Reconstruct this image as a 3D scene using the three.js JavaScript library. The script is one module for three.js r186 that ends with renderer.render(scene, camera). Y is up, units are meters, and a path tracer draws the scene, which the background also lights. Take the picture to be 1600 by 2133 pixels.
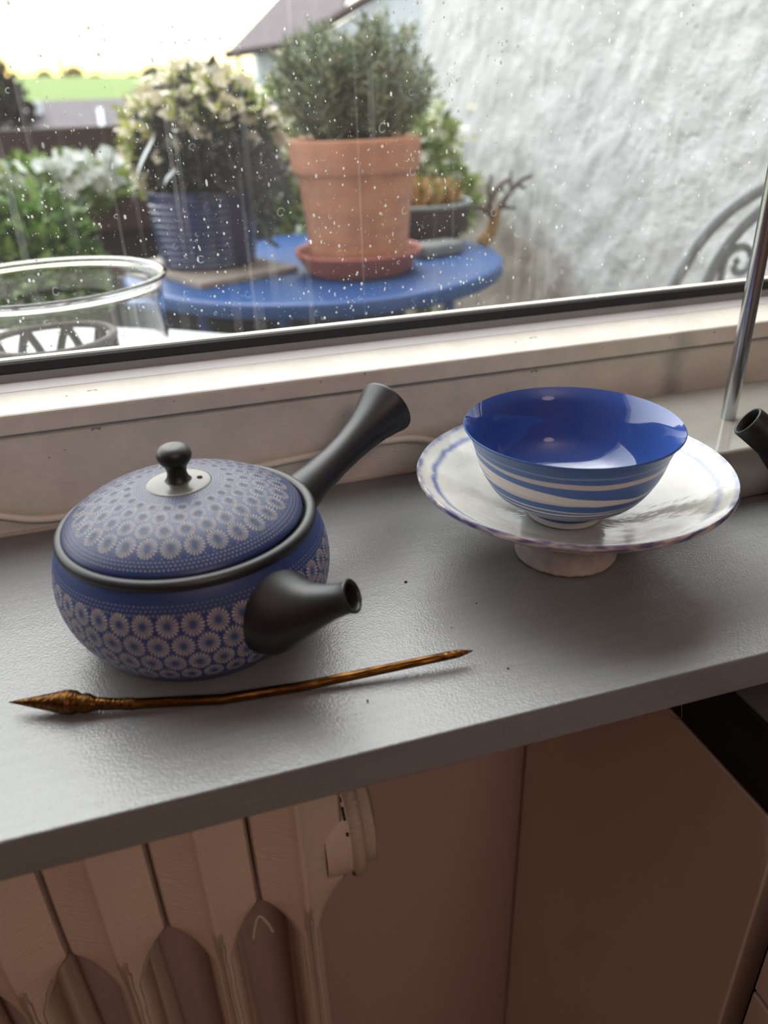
import * as THREE from 'three';
import { mergeGeometries } from 'three/addons/utils/BufferGeometryUtils.js';
import { RoundedBoxGeometry } from 'three/addons/geometries/RoundedBoxGeometry.js';
import { createNoise3D, createNoise4D } from 'simplex-noise';

// ───────────────────────── camera, sky, exposure ─────────────────────────
const SILL = 0.9;                                   // height of the windowsill's top above the room floor
const scene = new THREE.Scene();
const camera = new THREE.PerspectiveCamera(67.37, 1600 / 2133, 0.01, 2000);
camera.matrixAutoUpdate = true;
camera.quaternion.setFromRotationMatrix(new THREE.Matrix4().makeBasis(
  new THREE.Vector3(0.95695, -0.03117, 0.28857), new THREE.Vector3(0.16343, 0.87948, -0.44699), new THREE.Vector3(-0.23986, 0.47491, 0.84671)));
camera.position.set(0, SILL + 0.2, 0);
camera.focus = 0.36;
camera.userData.fStop = 6.8;

const renderer = new THREE.WebGLRenderer({ antialias: true });
renderer.toneMapping = THREE.LinearToneMapping;
renderer.toneMappingExposure = 1.5;
renderer.shadowMap.enabled = true;

const rngOf = (s) => () => { s = (s + 0x6d2b79f5) | 0; let t = Math.imul(s ^ (s >>> 15), 1 | s); t = (t + Math.imul(t ^ (t >>> 7), 61 | t)) ^ t; return ((t ^ (t >>> 14)) >>> 0) / 4294967296; };
const simplex = createNoise3D(rngOf(7)), simplex4 = createNoise4D(rngOf(8));
const clamp = (x, a, b) => Math.min(b, Math.max(a, x));
const sstep = (x, a, b) => { const t = clamp((x - a) / (b - a), 0, 1); return t * t * (3 - 2 * t); };
const lerp = (a, b, t) => a + (b - a) * t;

function skyTexture() {                              // evening sky after sunset: a warm glow low in the west, pale thin cloud above
  const W = 1024, H = 512, d = new Float32Array(W * H * 4), gl = new THREE.Vector3(-0.16, 0, -1).normalize();
  for (let j = 0; j < H; j++) for (let i = 0; i < W; i++) {
    const e = ((j + 0.5) / H - 0.5) * Math.PI, a = ((i + 0.5) / W - 0.5) * 2 * Math.PI;
    const x = Math.cos(a) * Math.cos(e), y = Math.sin(e), z = Math.sin(a) * Math.cos(e);
    const hl = Math.hypot(x, z) || 1, near = (x * gl.x + z * gl.z) / hl;            // 1 towards the glow
    const az = Math.acos(clamp(near, -1, 1)), up = Math.max(e, 0);
    const wide = Math.exp(-((az / 1.25) ** 2) * Math.cos(up)) * Math.exp(-((up / 1.9) ** 2)), low = Math.min(1, 1.3 * Math.exp(-((az / 0.9) ** 2)) * Math.exp(-up / 0.078));
    const cl = 0.5 + 0.5 * simplex(x * 2.2, y * 5, z * 2.2) * 0.6 + 0.25 * simplex(x * 6, y * 14, z * 6);
    const base = [0.62 + 0.22 * cl, 0.72 + 0.16 * cl, 0.88 + 0.06 * cl];
    const sillLobe = Math.exp(-(((az - 0.1) * Math.cos(up) / 0.42) ** 2) - ((up - 1.1) / 0.36) ** 2) * (0.8 + 0.5 * cl);   // bright lobe added out of view, shaped to light the sill
    let c = [base[0] * 1.5 + 1.9 * wide + 4.9 * sillLobe, base[1] * 1.48 + 1.84 * wide + 4.85 * sillLobe, base[2] * 1.42 + 1.68 * wide + 4.75 * sillLobe];
    c = [c[0] * (1 - 0.2 * low), c[1] * (1 - 0.48 * low), c[2] * (1 - 0.96 * low)];
    if (e < 0) { const t = sstep(-e, 0, 0.12); c = [lerp(c[0], 0.13, t), lerp(c[1], 0.14, t), lerp(c[2], 0.12, t)]; }
    d.set([...c, 1], (j * W + i) * 4);
  }
  const t = new THREE.DataTexture(d, W, H, THREE.RGBAFormat, THREE.FloatType);
  t.mapping = THREE.EquirectangularReflectionMapping; t.magFilter = t.minFilter = THREE.LinearFilter; t.needsUpdate = true;
  return t;
}
scene.background = skyTexture();
scene.environment = scene.background;

// ───────────────────────── helpers ─────────────────────────
const taken = new Map();
function numbered(name) { const n = taken.get(name) ?? 0; taken.set(name, n + 1); return n ? `${name}_${String(n).padStart(3, '0')}` : name; }
const V = (x, y, z) => new THREE.Vector3(x, y, z);
const col = (hex) => new THREE.Color(hex);
function flags(o) { o.castShadow = o.receiveShadow = true; return o; }
function thing(name, label, category, [x, y, z] = [0, 0, 0], turn = 0, group) {   // y counts from the windowsill's top
  const o = new THREE.Group(); o.name = numbered(name); scene.add(o);
  o.position.set(x, SILL + y, z); o.rotation.y = turn; o.userData = { label, category };
  if (group) o.userData.group = group;
  return o;
}
function part(name, geo, mat, parent, label) {
  const m = flags(new THREE.Mesh(geo, mat)); m.name = numbered(name); parent.add(m);
  if (label) m.userData.label = label;
  return m;
}
function struct(name, geo, mat, parent = scene) {
  const m = flags(new THREE.Mesh(Array.isArray(geo) ? mergeGeometries(geo) : geo, mat)); m.name = numbered(name); parent.add(m);
  if (parent === scene) m.userData.kind = 'structure';
  return m;
}
function box(x0, x1, y0, y1, z0, z1) {               // y from the windowsill's top; uv in metres
  const g = new THREE.BoxGeometry(x1 - x0, y1 - y0, z1 - z0);
  g.translate((x0 + x1) / 2, SILL + (y0 + y1) / 2, (z0 + z1) / 2);
  return uvMetres(g);
}
function uvMetres(g) {
  const p = g.attributes.position, n = g.attributes.normal, uv = new Float32Array(p.count * 2);
  for (let i = 0; i < p.count; i++) {
    const ax = Math.abs(n.getX(i)), ay = Math.abs(n.getY(i)), az = Math.abs(n.getZ(i));
    const [u, v] = ay >= ax && ay >= az ? [p.getX(i), p.getZ(i)] : ax >= az ? [p.getZ(i), p.getY(i)] : [p.getX(i), p.getY(i)];
    uv[2 * i] = u; uv[2 * i + 1] = v;
  }
  g.setAttribute('uv', new THREE.BufferAttribute(uv, 2));
  return g;
}
function rbox(w, h, d, r, [x, y, z] = [0, 0, 0]) { const g = new RoundedBoxGeometry(w, h, d, 3, r); g.translate(x, y, z); return uvMetres(g); }
const std = (o) => new THREE.MeshPhysicalMaterial({ side: THREE.DoubleSide, ...o });
function curveOf(pts, n) {                            // points resampled at equal steps along a smooth curve
  const c = new THREE.CatmullRomCurve3(pts.map(([a, b]) => V(a, b, 0)), false, 'centripetal');
  c.arcLengthDivisions = 600;
  return c.getSpacedPoints(n).map((p) => new THREE.Vector2(Math.max(p.x, 0), p.y));
}
function lathe(pts, n = 60, seg = 96, smooth = true) { return new THREE.LatheGeometry(smooth ? curveOf(pts, n) : pts.map(([a, b]) => new THREE.Vector2(a, b)), seg); }
// a round bar swept along a curve; rows are [share of the curve, radius], the share may run back again for a hollow end
function sweep(curve, rows, seg = 32, flat = [1, 1]) {
  const N = 200, fr = curve.computeFrenetFrames(N, false), pos = [], uv = [], idx = [];
  const up = V(0, 1, 0);
  rows.forEach(([t, r], k) => {
    const i = clamp(Math.round(t * N), 0, N), p = curve.getPointAt(clamp(t, 0, 1)), T = fr.tangents[i];
    const B = V(0, 0, 0).crossVectors(T, up).normalize(), Nn = V(0, 0, 0).crossVectors(B, T).normalize();
    if (B.lengthSq() < 0.5) { B.copy(fr.binormals[i]); Nn.copy(fr.normals[i]); }
    for (let s = 0; s <= seg; s++) {
      const a = (s / seg) * 2 * Math.PI, c = Math.cos(a) * r * flat[0], q = Math.sin(a) * r * flat[1];
      pos.push(p.x + B.x * c + Nn.x * q, p.y + B.y * c + Nn.y * q, p.z + B.z * c + Nn.z * q); uv.push(s / seg, k / (rows.length - 1));
    }
  });
  for (let k = 0; k < rows.length - 1; k++) for (let s = 0; s < seg; s++) { const a = k * (seg + 1) + s, b = a + seg + 1; idx.push(a, a + 1, b, a + 1, b + 1, b); }
  const g = new THREE.BufferGeometry();
  g.setAttribute('position', new THREE.Float32BufferAttribute(pos, 3)); g.setAttribute('uv', new THREE.Float32BufferAttribute(uv, 2)); g.setIndex(idx); g.computeVertexNormals();
  const n = g.attributes.normal;                      // close the seam's normals
  for (let k = 0; k < rows.length; k++) { const a = k * (seg + 1), b = a + seg, m = V(n.getX(a) + n.getX(b), n.getY(a) + n.getY(b), n.getZ(a) + n.getZ(b)).normalize(); n.setXYZ(a, m.x, m.y, m.z); n.setXYZ(b, m.x, m.y, m.z); }
  return g;
}
const rowsOf = (f, n = 24, t0 = 0, t1 = 1) => Array.from({ length: n + 1 }, (_, i) => { const t = lerp(t0, t1, i / n); return [t, f(t)]; });
const path = (...p) => new THREE.CatmullRomCurve3(p.map((q) => V(...q)), false, 'centripetal');
function tube(pts, r, seg = 40, rad = 10) { return new THREE.TubeGeometry(path(...pts), seg, r, rad); }
function plain(g) { const o = g.index ? g.toNonIndexed() : g; for (const k of Object.keys(o.attributes)) if (!['position', 'normal', 'uv'].includes(k)) o.deleteAttribute(k); return o; }
const merge = (...g) => mergeGeometries(g.flat().map(plain));

// textures
function dataTex(W, H, f, { srgb = false, repeat } = {}) {
  const d = new Uint8Array(W * H * 4);
  for (let j = 0; j < H; j++) for (let i = 0; i < W; i++) { const c = f(i / W, j / H, i, j), o = (j * W + i) * 4; const a = Array.isArray(c) ? c : [c, c, c]; d[o] = clamp(a[0], 0, 1) * 255; d[o + 1] = clamp(a[1], 0, 1) * 255; d[o + 2] = clamp(a[2], 0, 1) * 255; d[o + 3] = 255; }
  const t = new THREE.DataTexture(d, W, H); t.magFilter = t.minFilter = THREE.LinearFilter; t.wrapS = t.wrapT = THREE.RepeatWrapping;
  if (srgb) t.colorSpace = THREE.SRGBColorSpace;
  if (repeat) t.repeat.set(...repeat);
  t.needsUpdate = true; return t;
}
// noise that tiles over the unit square
function tile(u, v, f, seed = 0) {
  const a = u * 2 * Math.PI, b = v * 2 * Math.PI, R = f / (2 * Math.PI);
  return simplex4(Math.cos(a) * R + seed * 9.1, Math.sin(a) * R - seed * 3.7, Math.cos(b) * R + seed, Math.sin(b) * R);
}
const fbm = (x, y, z, n = 4) => { let s = 0, a = 1; for (let i = 0; i < n; i++) { s += a * simplex(x, y, z); x *= 2.03; y *= 2.03; z *= 2.03; a *= 0.5; } return s; };
function canvasTex(W, H, draw, srgb) {
  const c = document.createElement('canvas'); c.width = W; c.height = H; draw(c.getContext('2d'), W, H);
  const t = new THREE.CanvasTexture(c); t.wrapS = THREE.RepeatWrapping; t.wrapT = THREE.ClampToEdgeWrapping; t.magFilter = t.minFilter = THREE.LinearFilter;
  if (srgb) t.colorSpace = THREE.SRGBColorSpace;
  return t;
}

// ───────────────────────── the room ─────────────────────────
const wallPaint = std({ color: col('#b39b92'), roughness: 0.9, bumpMap: dataTex(256, 256, (u, v) => 0.5 + 0.25 * tile(u, v, 24, 2) + 0.2 * tile(u, v, 60, 4), { repeat: [3, 3] }), bumpScale: 0.0004 });
const white = std({ color: col('#e8e4dc'), roughness: 0.85 });
const WL = -0.75, WR = 0.6, WT = 1.2;                // the window's opening
struct('wall_window', [
  box(-2.0, 2.6, -0.9, -0.03, -0.49, -0.38), box(-2.0, WL, -0.03, 1.7, -0.49, -0.38), box(WR, 2.6, -0.03, 1.7, -0.49, -0.38), box(WL, WR, WT, 1.7, -0.49, -0.38),
], wallPaint);
struct('wall_left', box(-2.1, -2.0, -0.9, 1.7, -0.49, 3.1), wallPaint);
struct('wall_right', box(2.6, 2.7, -0.9, 1.7, -0.49, 3.1), wallPaint);
struct('wall_rear', box(-2.1, 2.7, -0.9, 1.7, 3.0, 3.1), wallPaint);
struct('ceiling', box(-2.1, 2.7, 1.7, 1.8, -0.49, 3.1), white);
struct('floor', box(-2.1, 2.7, -1.0, -0.9, -0.49, 3.1), std({ color: col('#9c7152'), roughness: 0.5, map: dataTex(512, 512, (u, v) => { const k = 0.82 + 0.13 * simplex(u * 60, v * 4, 3) + 0.05 * simplex(u * 200, v * 9, 1); return [k, k, k]; }, { srgb: true }) }));

// added fill light: an unseen warm paper globe behind the camera
{
  const L = thing('added_fill_lamp', 'added warm paper globe hung unseen behind the viewer to fill the room with light', 'lamp', [0.25, 1.05, 1.15]);
  part('shade', new THREE.SphereGeometry(0.2, 40, 24), std({ color: col('#f3dcc8'), roughness: 0.9, emissive: new THREE.Color(1, 0.70, 0.60), emissiveIntensity: 1.0 }), L);
  part('cord', new THREE.CylinderGeometry(0.003, 0.003, 0.45, 8).translate(0, 0.425, 0), std({ color: col('#eeeeee'), roughness: 0.6 }), L);
  const p = new THREE.PointLight(new THREE.Color(1, 0.79, 0.73), 0.82); p.position.set(0, 0, 0); p.castShadow = true; p.shadow.radius = 10; L.add(p);
}
// window: fixed frame, sash, seals, glass
const paintBump = dataTex(512, 512, (u, v) => 0.5 + 0.22 * tile(u, v, 5, 1) + 0.16 * simplex(u * 16, v * 130, 4) + 0.12 * tile(u, v, 40, 2));
const paintMap = dataTex(512, 512, (u, v) => { const s = simplex(u * 9, v * 9, 8) * 0.02 + simplex(u * 30, v * 30, 5) * 0.012, chip = simplex(u * 22, v * 22, 21) > 0.955 ? -0.3 : 0; return [0.85 + s + chip, 0.835 + s + chip * 1.05, 0.795 + s + chip * 1.1]; }, { srgb: true });
for (const t of [paintBump, paintMap]) t.repeat.set(4, 4);
const framePaint = std({ map: paintMap, roughness: 0.52, bumpMap: paintBump, bumpScale: 0.00035 });
const sealBlack = std({ color: col('#26282a'), roughness: 0.55 });
const sealGrey = std({ color: col('#8d8f8e'), roughness: 0.4 });
const sashBevel = std({ color: col('#dfe3e6'), roughness: 0.22 });
// a bar of the given outline (z, y) along x
function barX(outline, x0, x1) {
  const s = new THREE.Shape(outline.map(([z, y]) => new THREE.Vector2(z, y))), g = new THREE.ExtrudeGeometry(s, { depth: x1 - x0, bevelEnabled: false });
  g.applyMatrix4(new THREE.Matrix4().makeBasis(V(0, 0, 1), V(0, 1, 0), V(1, 0, 0))); // shape x → z, y → y, depth → x
  g.translate(x0, SILL, 0); return uvMetres(flip(g));
}
// turns the faces round after a mirroring
function flip(g) { for (const a of Object.values(g.attributes)) for (let i = 0; i + 2 < a.count; i += 3) for (let c = 0; c < a.itemSize; c++) { const t = a.array[(i + 1) * a.itemSize + c]; a.array[(i + 1) * a.itemSize + c] = a.array[(i + 2) * a.itemSize + c]; a.array[(i + 2) * a.itemSize + c] = t; } return g; }
const win = new THREE.Group(); win.name = 'window_1'; win.userData.kind = 'structure'; scene.add(win);
struct('frame_rail', barX([[-0.40, -0.012], [-0.40, 0.0525], [-0.4012, 0.0548], [-0.4035, 0.0556], [-0.47, 0.0556], [-0.47, -0.012]], WL, WR), framePaint, win);
struct('frame_jamb', box(WL, WL + 0.06, 0.0556, WT, -0.47, -0.40), framePaint, win);
struct('frame_jamb', box(WR - 0.06, WR, 0.0556, WT, -0.47, -0.40), framePaint, win);
struct('frame_head', box(WL, WR, WT - 0.06, WT, -0.47, -0.40), framePaint, win);
const sashOut = [[-0.3945, 0.0578], [-0.394, 0.0585], [-0.394, 0.0667], [-0.3943, 0.0678], [-0.3950, 0.0684], [-0.414, 0.0734], [-0.424, 0.0734], [-0.455, 0.066], [-0.455, 0.0578]];
struct('sash_rail', barX(sashOut, WL + 0.03, WR - 0.03), framePaint, win);
struct('sash_stile', box(WL + 0.03, WL + 0.1, 0.0768, WT - 0.03, -0.455, -0.394), framePaint, win);
struct('sash_stile', box(WR - 0.1, WR - 0.03, 0.0768, WT - 0.03, -0.455, -0.394), framePaint, win);
struct('sash_head', box(WL + 0.1, WR - 0.1, WT - 0.1, WT - 0.03, -0.455, -0.394), framePaint, win);
const GL = WL + 0.1, GR = WR - 0.1;
struct('glazing_bead', barX([[-0.414, 0.0733], [-0.4142, 0.0737], [-0.4187, 0.0766], [-0.4197, 0.0768], [-0.4197, 0.0733]], GL, GR), sashBevel, win);
struct('glazing_seal', barX([[-0.4197, 0.0733], [-0.4197, 0.0811], [-0.4208, 0.0811], [-0.4208, 0.0733]], GL, GR), sealGrey, win);
struct('glazing_gasket', barX([[-0.4203, 0.0800], [-0.4203, 0.0860], [-0.4216, 0.0872], [-0.4224, 0.0872], [-0.4224, 0.0800]], GL, GR), sealBlack, win);
struct('outer_bead', barX([[-0.4245, 0.0730], [-0.4245, 0.0874], [-0.429, 0.0874], [-0.455, 0.078], [-0.455, 0.0680]], GL, GR), std({ color: col('#e6dfcc'), roughness: 0.5 }), win);
// the pane carries a film of dirt: rain tracks, dried drops, dust
const dust = rngOf(31);
const filmTex = canvasTex(2048, 2048, (g, W, H) => {
  g.fillStyle = 'rgb(27,27,27)'; g.fillRect(0, 0, W, H);
  for (let i = 0; i < 260; i++) {                     // rain tracks
    const x = dust() * W, y = dust() * H, l = 60 + dust() * 700, k = 60 + dust() * 30;
    const q = g.createLinearGradient(0, y, 0, y + l); q.addColorStop(0, `rgba(${k},${k},${k},0)`); q.addColorStop(0.5, `rgba(${k},${k},${k},0.5)`); q.addColorStop(1, `rgba(${k},${k},${k},0)`);
    g.fillStyle = q; g.fillRect(x, y, 2 + dust() * 14, l);
  }
  for (let i = 0; i < 200; i++) { const x = dust() * W, y = dust() * H, r = 30 + dust() * 160, k = dust() > 0.5 ? 80 : 30, q = g.createRadialGradient(x, y, 0, x, y, r); q.addColorStop(0, `rgba(${k},${k},${k},0.25)`); q.addColorStop(1, `rgba(${k},${k},${k},0)`); g.fillStyle = q; g.fillRect(x - r, y - r, 2 * r, 2 * r); }
  for (let i = 0; i < 5200; i++) { const x = dust() * W, y = dust() * H, r = 0.5 + dust() * dust() * 1.8; g.fillStyle = `rgba(235,235,235,${0.15 + 0.5 * dust()})`; g.beginPath(); g.ellipse(x, y, r, r * (1 + dust()), 0, 0, 7); g.fill(); }
  g.lineWidth = 1.1;
  for (let i = 0; i < 900; i++) { const x = dust() * W, y = dust() * H, r = 1.5 + dust() * 3.5; g.strokeStyle = `rgba(230,230,230,${0.15 + 0.3 * dust()})`; g.beginPath(); g.ellipse(x, y, r, r * (1 + 0.5 * dust()), dust(), 0.2 * dust(), 3 + 3.2 * dust()); g.stroke(); }
});
filmTex.wrapT = THREE.RepeatWrapping; filmTex.repeat.set(1 / 0.7, 1 / 0.7);
const onePane = new THREE.PlaneGeometry(GR - GL + 0.02, WT - 0.1 - 0.076); onePane.translate((GL + GR) / 2, SILL + (0.076 + WT - 0.1) / 2, -0.4235); uvMetres(onePane);
struct('glass_pane', onePane, std({ color: col('#fbfdfd'), transmission: 1, thickness: 0, roughness: 1, roughnessMap: filmTex, ior: 1.5 }), win);
{                                                     // dried drops and grit stuck on the pane, too many to count
  const g = new THREE.SphereGeometry(1, 7, 5), N = 3400;
  const m = new THREE.InstancedMesh(g, std({ color: col('#dcdcd8'), transmission: 0.7, thickness: 0, roughness: 0.85, specularIntensity: 0.4 }), N), M = new THREE.Matrix4(), q = new THREE.Quaternion();
  for (let i = 0; i < N; i++) {
    let x, y;
    do { x = lerp(-0.12, 0.42, dust()); y = lerp(0.09, 0.30, dust()); } while (dust() > (x < 0.19 ? (y < 0.2 ? 1 : 0.7) : 0.07));
    const r = 0.00012 + 0.00062 * Math.pow(dust(), 6), st = 1 + (dust() < 0.2 ? dust() * 2.2 : 0.3 * dust());
    m.setMatrixAt(i, M.compose(V(x * 1.025, SILL + y, -0.4234), q.setFromAxisAngle(V(0, 0, 1), (dust() - 0.5) * 0.8), V(r, r * st, 0.00018)));
  }
  m.name = 'dried_drops'; m.userData.kind = 'stuff'; win.add(m);
}

// windowsill: grey laminate with a fine leathery grain
const sillBump = dataTex(1024, 1024, (u, v) => 0.5 + 0.26 * tile(u, v, 150, 1) + 0.2 * tile(u, v, 250, 3) + 0.06 * tile(u, v, 30, 5));
const sillMap = dataTex(1024, 1024, (u, v) => { const s = 0.012 * simplex(u * 8, v * 110, 3) + 0.008 * simplex(u * 20, v * 260, 9) + 0.015 * simplex(u * 3, v * 5, 6); return [0.495 + s, 0.50 + s, 0.50 + s]; }, { srgb: true });
sillBump.repeat.set(5.2, 5.2); sillMap.repeat.set(2.2, 2.2);
const sillMat = std({ map: sillMap, roughness: 0.3, ior: 1.58, bumpMap: sillBump, bumpScale: 0.00027 });
{
  const g = new RoundedBoxGeometry(2.3, 0.0172, 0.2194, 2, 0.0009); g.translate(0.15, SILL - 0.0086, -0.3003); uvMetres(g);
  struct('windowsill', g, sillMat);
  const s = tube([[-0.7, 0.0006, -0.4], [0, 0.0006, -0.4], [0.55, 0.0006, -0.4]], 0.0016, 60, 6); s.translate(0, SILL, 0);
  struct('trim_1', s, std({ color: col('#b9b3a8'), roughness: 0.6 }));
}

// ───────────────────────── radiator under the sill ─────────────────────────
{
  const radMat = std({ color: col('#d9c6b2'), roughness: 0.45, bumpMap: paintBump, bumpScale: 0.0006 });
  const R = thing('radiator', 'old cream ribbed column radiator below the windowsill with worn paint', 'radiator', [0, -0.9, 0]);
  const P = 0.0537, top = 0.9 - 0.10, apex = 0.9 - 0.222, bot = 0.12;
  function section() {
    const ys = []; for (let y = bot; y < apex - 0.06; y += 0.05) ys.push(y);
    for (let i = 0; i <= 44; i++) ys.push(lerp(apex - 0.06, top, i / 44));
    const pos = [], idx = [], nc = 31, ring = nc * 2;
    ys.forEach((y) => {
      const a = clamp((apex - y) / 0.036, 0, 1), gapW = 0.0172 * Math.pow(a, 0.62) * (1 - 0.1 * (1 - a));
      const cap = 1 - Math.pow(clamp((y - (top - 0.025)) / 0.025, 0, 1), 3) * 0.55;
      const w = (P / 2 - 0.0004 - gapW) * cap, deep = lerp(0.078, 0.034, sstep(apex - y, 0.0, 0.045));
      const swell = 0.004 * sstep(y, apex - 0.04, apex + 0.03) - 0.02 * Math.pow(clamp((y - (top - 0.03)) / 0.03, 0, 1), 2);
      for (let i = 0; i < nc; i++) {                  // front, left to right: two shallow faces that meet in a ridge
        const s = -1 + (2 * i) / (nc - 1), m = Math.abs(s);
        const zf = -0.297 + swell - lerp(0.0125, 0.008, a) * Math.pow(m, 0.92) - 0.0095 * a * Math.pow(m, 6) + 0.0012 * Math.exp(-((m / 0.09) ** 2));
        pos.push(w * s, y, zf);
      }
      for (let i = 0; i < nc; i++) { const s = 1 - (2 * i) / (nc - 1), m = Math.abs(s); pos.push(w * s, y, -0.297 - deep + 0.008 * m ** 4); }
    });
    for (let k = 0; k < ys.length - 1; k++) for (let i = 0; i < ring; i++) { const a = k * ring + i, b = k * ring + ((i + 1) % ring), c = a + ring, d = b + ring; idx.push(a, b, c, b, d, c); }
    for (const k of [0, ys.length - 1]) for (let i = 1; i < ring - 1; i++) { const o = k * ring; k ? idx.push(o, o + i, o + i + 1) : idx.push(o, o + i + 1, o + i); }
    const g = new THREE.BufferGeometry(); g.setAttribute('position', new THREE.Float32BufferAttribute(pos, 3)); g.setIndex(idx); g.computeVertexNormals();
    const back = lathe([[0.001, bot], [0.009, bot + 0.01], [0.009, apex - 0.05], [0.009, apex + 0.02]], 20, 12); back.scale(1, 1, 1.2); back.translate(0, 0, -0.362);
    const a = uvMetres(plain(g)), b = uvMetres(plain(back));
    return mergeGeometries([a, b]);
  }
  const sg = section();
  for (let k = 0; k < 6; k++) { const m = part('radiator_section', sg, radMat, R); m.position.x = 0.0279 - P * k; }
  const plugProfile = [[0.0, 0.022], [0.017, 0.022], [0.0185, 0.0205], [0.029, 0.0195], [0.0305, 0.018], [0.0305, 0.0125], [0.034, 0.0115], [0.036, 0.0095], [0.036, 0.005], [0.033, 0.003], [0.033, -0.012]];
  for (const q of plugProfile) q[0] *= 1.08;
  const pg = lathe(plugProfile, 80, 48, false); pg.rotateZ(-Math.PI / 2);
  const pl = part('end_plug', pg, radMat, R, 'painted round end plug'); pl.position.set(0.0545, 0.9 - 0.193, -0.332);
  const chip = std({ color: col('#2a211d'), roughness: 0.8 });
  const chips = [];                                   // paint flaked off round the plug
  const ck = rngOf(5);
  for (let i = 0; i < 9; i++) { const t = new THREE.TorusGeometry(0.0372, 0.0004 + 0.0005 * ck(), 5, 8, 0.05 + 0.2 * ck()); t.rotateZ(ck() < 0.6 ? 0.25 + ck() * 0.75 : -0.75 + ck() * 0.35); t.rotateY(-Math.PI / 2); t.translate(0.0560 + (i % 3) * 0.0022, 0.9 - 0.193, -0.332); chips.push(t); }
  const chipM = part('flaked_paint', merge(chips), chip, R, 'dark spots where paint has flaked'); chipM.userData.kind = 'stuff';
  const nk = lathe([[0.047, -0.030], [0.0455, -0.016], [0.043, -0.007], [0.0405, -0.0015], [0.0385, 0.004]], 24, 48); nk.rotateZ(-Math.PI / 2); nk.scale(1, 1, 0.62);
  const nm = part('neck', nk, radMat, R); nm.position.set(0.0545, 0.9 - 0.193, -0.338);
  part('wire_clip', tube([[-0.007, 0.9 - 0.288, -0.33], [-0.0045, 0.9 - 0.277, -0.331], [-0.001, 0.9 - 0.270, -0.332], [0.003, 0.9 - 0.276, -0.331], [0.0062, 0.9 - 0.287, -0.33]], 0.0009, 30, 8), std({ color: col('#d8cbbb'), roughness: 0.4 }), R, 'small bent wire clip');
}

// ───────────────────────── kitchen unit at the right ─────────────────────────
{
  const fr = std({ color: col('#e6dbd0'), roughness: 0.55 });
  const C = thing('kitchen_cabinet', 'pale beige kitchen cabinet end with plain flat panels under the black worktop', 'cabinet', [0, -0.9, 0]);
  const dark = std({ color: col('#1a1715'), roughness: 0.8 });
  part('carcass', rbox(0.58, 0.72, 0.56, 0.002, [0.5175, 0.09 + 0.37, -0.08]), dark, C);
  part('side_panel', rbox(0.016, 0.7285, 0.2145, 0.0012, [0.2187, 0.1 + 0.36475, -0.2698]), fr, C);
  part('end_panel', rbox(0.016, 0.0925, 0.33, 0.0012, [0.2187, 0.7822, 0.0135]), fr, C);
  part('end_panel', rbox(0.016, 0.6315, 0.33, 0.0012, [0.2187, 0.4176, 0.0135]), fr, C);
  part('plinth', rbox(0.55, 0.095, 0.5, 0.002, [0.51, 0.0485, -0.11]), fr, C);
  const top = thing('worktop', 'black kitchen worktop with its top reflection put in as grey beside the windowsill', 'worktop', [0, -0.0705, 0]);
  part('slab', rbox(1.4, 0.0395, 0.62, 0.002, [0.2107 + 0.7, 0.0198, -0.07]), std({ color: col('#0b0a0b'), roughness: 0.75 }), top);
  part('top_sheen', rbox(1.398, 0.0016, 0.618, 0.0006, [0.2107 + 0.7, 0.0402, -0.07]), std({ color: col('#55564f'), roughness: 0.35 }), top);  // grey sheet stands in for the reflection on the black top
  const th = thing('thread', 'thin pale curled thread caught on the black worktop edge under the sill', 'thread', [0.2100, -0.0705, -0.2315]);
  part('fibre', tube([[-0.0004, 0.0075, -0.006], [-0.0008, -0.0005, -0.0045], [-0.0007, 0.0002, 0.001], [-0.001, 0.0035, 0.0045], [-0.0006, 0.012, 0.002]], 0.00017, 40, 6), std({ color: col('#8d8177'), roughness: 0.8 }), th);
}

// ───────────────────────── teapot ─────────────────────────
const clay = std({ color: col('#202021'), roughness: 0.42 });
const claySmooth = std({ color: col('#5c5a52'), roughness: 0.24 });
const prn = rngOf(12);
// one chrysanthemum of the relief
function chrys(g, x, y, R, petals, fill, rot, hole) {
  for (let i = 0; i < petals; i++) {
    const a = rot + (i / petals) * 2 * Math.PI, w = (Math.PI / petals) * 0.68;
    g.beginPath(); g.moveTo(x + Math.cos(a) * R * hole, y + Math.sin(a) * R * hole);
    g.lineTo(x + Math.cos(a - w * 0.9) * R * 0.86, y + Math.sin(a - w * 0.9) * R * 0.86);
    g.quadraticCurveTo(x + Math.cos(a) * R * 1.1, y + Math.sin(a) * R * 1.1, x + Math.cos(a + w * 0.9) * R * 0.86, y + Math.sin(a + w * 0.9) * R * 0.86);
    g.closePath(); g.fillStyle = fill(i); g.fill();
  }
}
const fl = { color: { bg: '#2a3f72', dot: '#8e8a8c', petal: (k) => `rgb(${178 + k * 26},${165 + k * 24},${157 + k * 22})` }, bump: { bg: '#b0b0b0', dot: '#383838', petal: () => '#383838' } };
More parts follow.
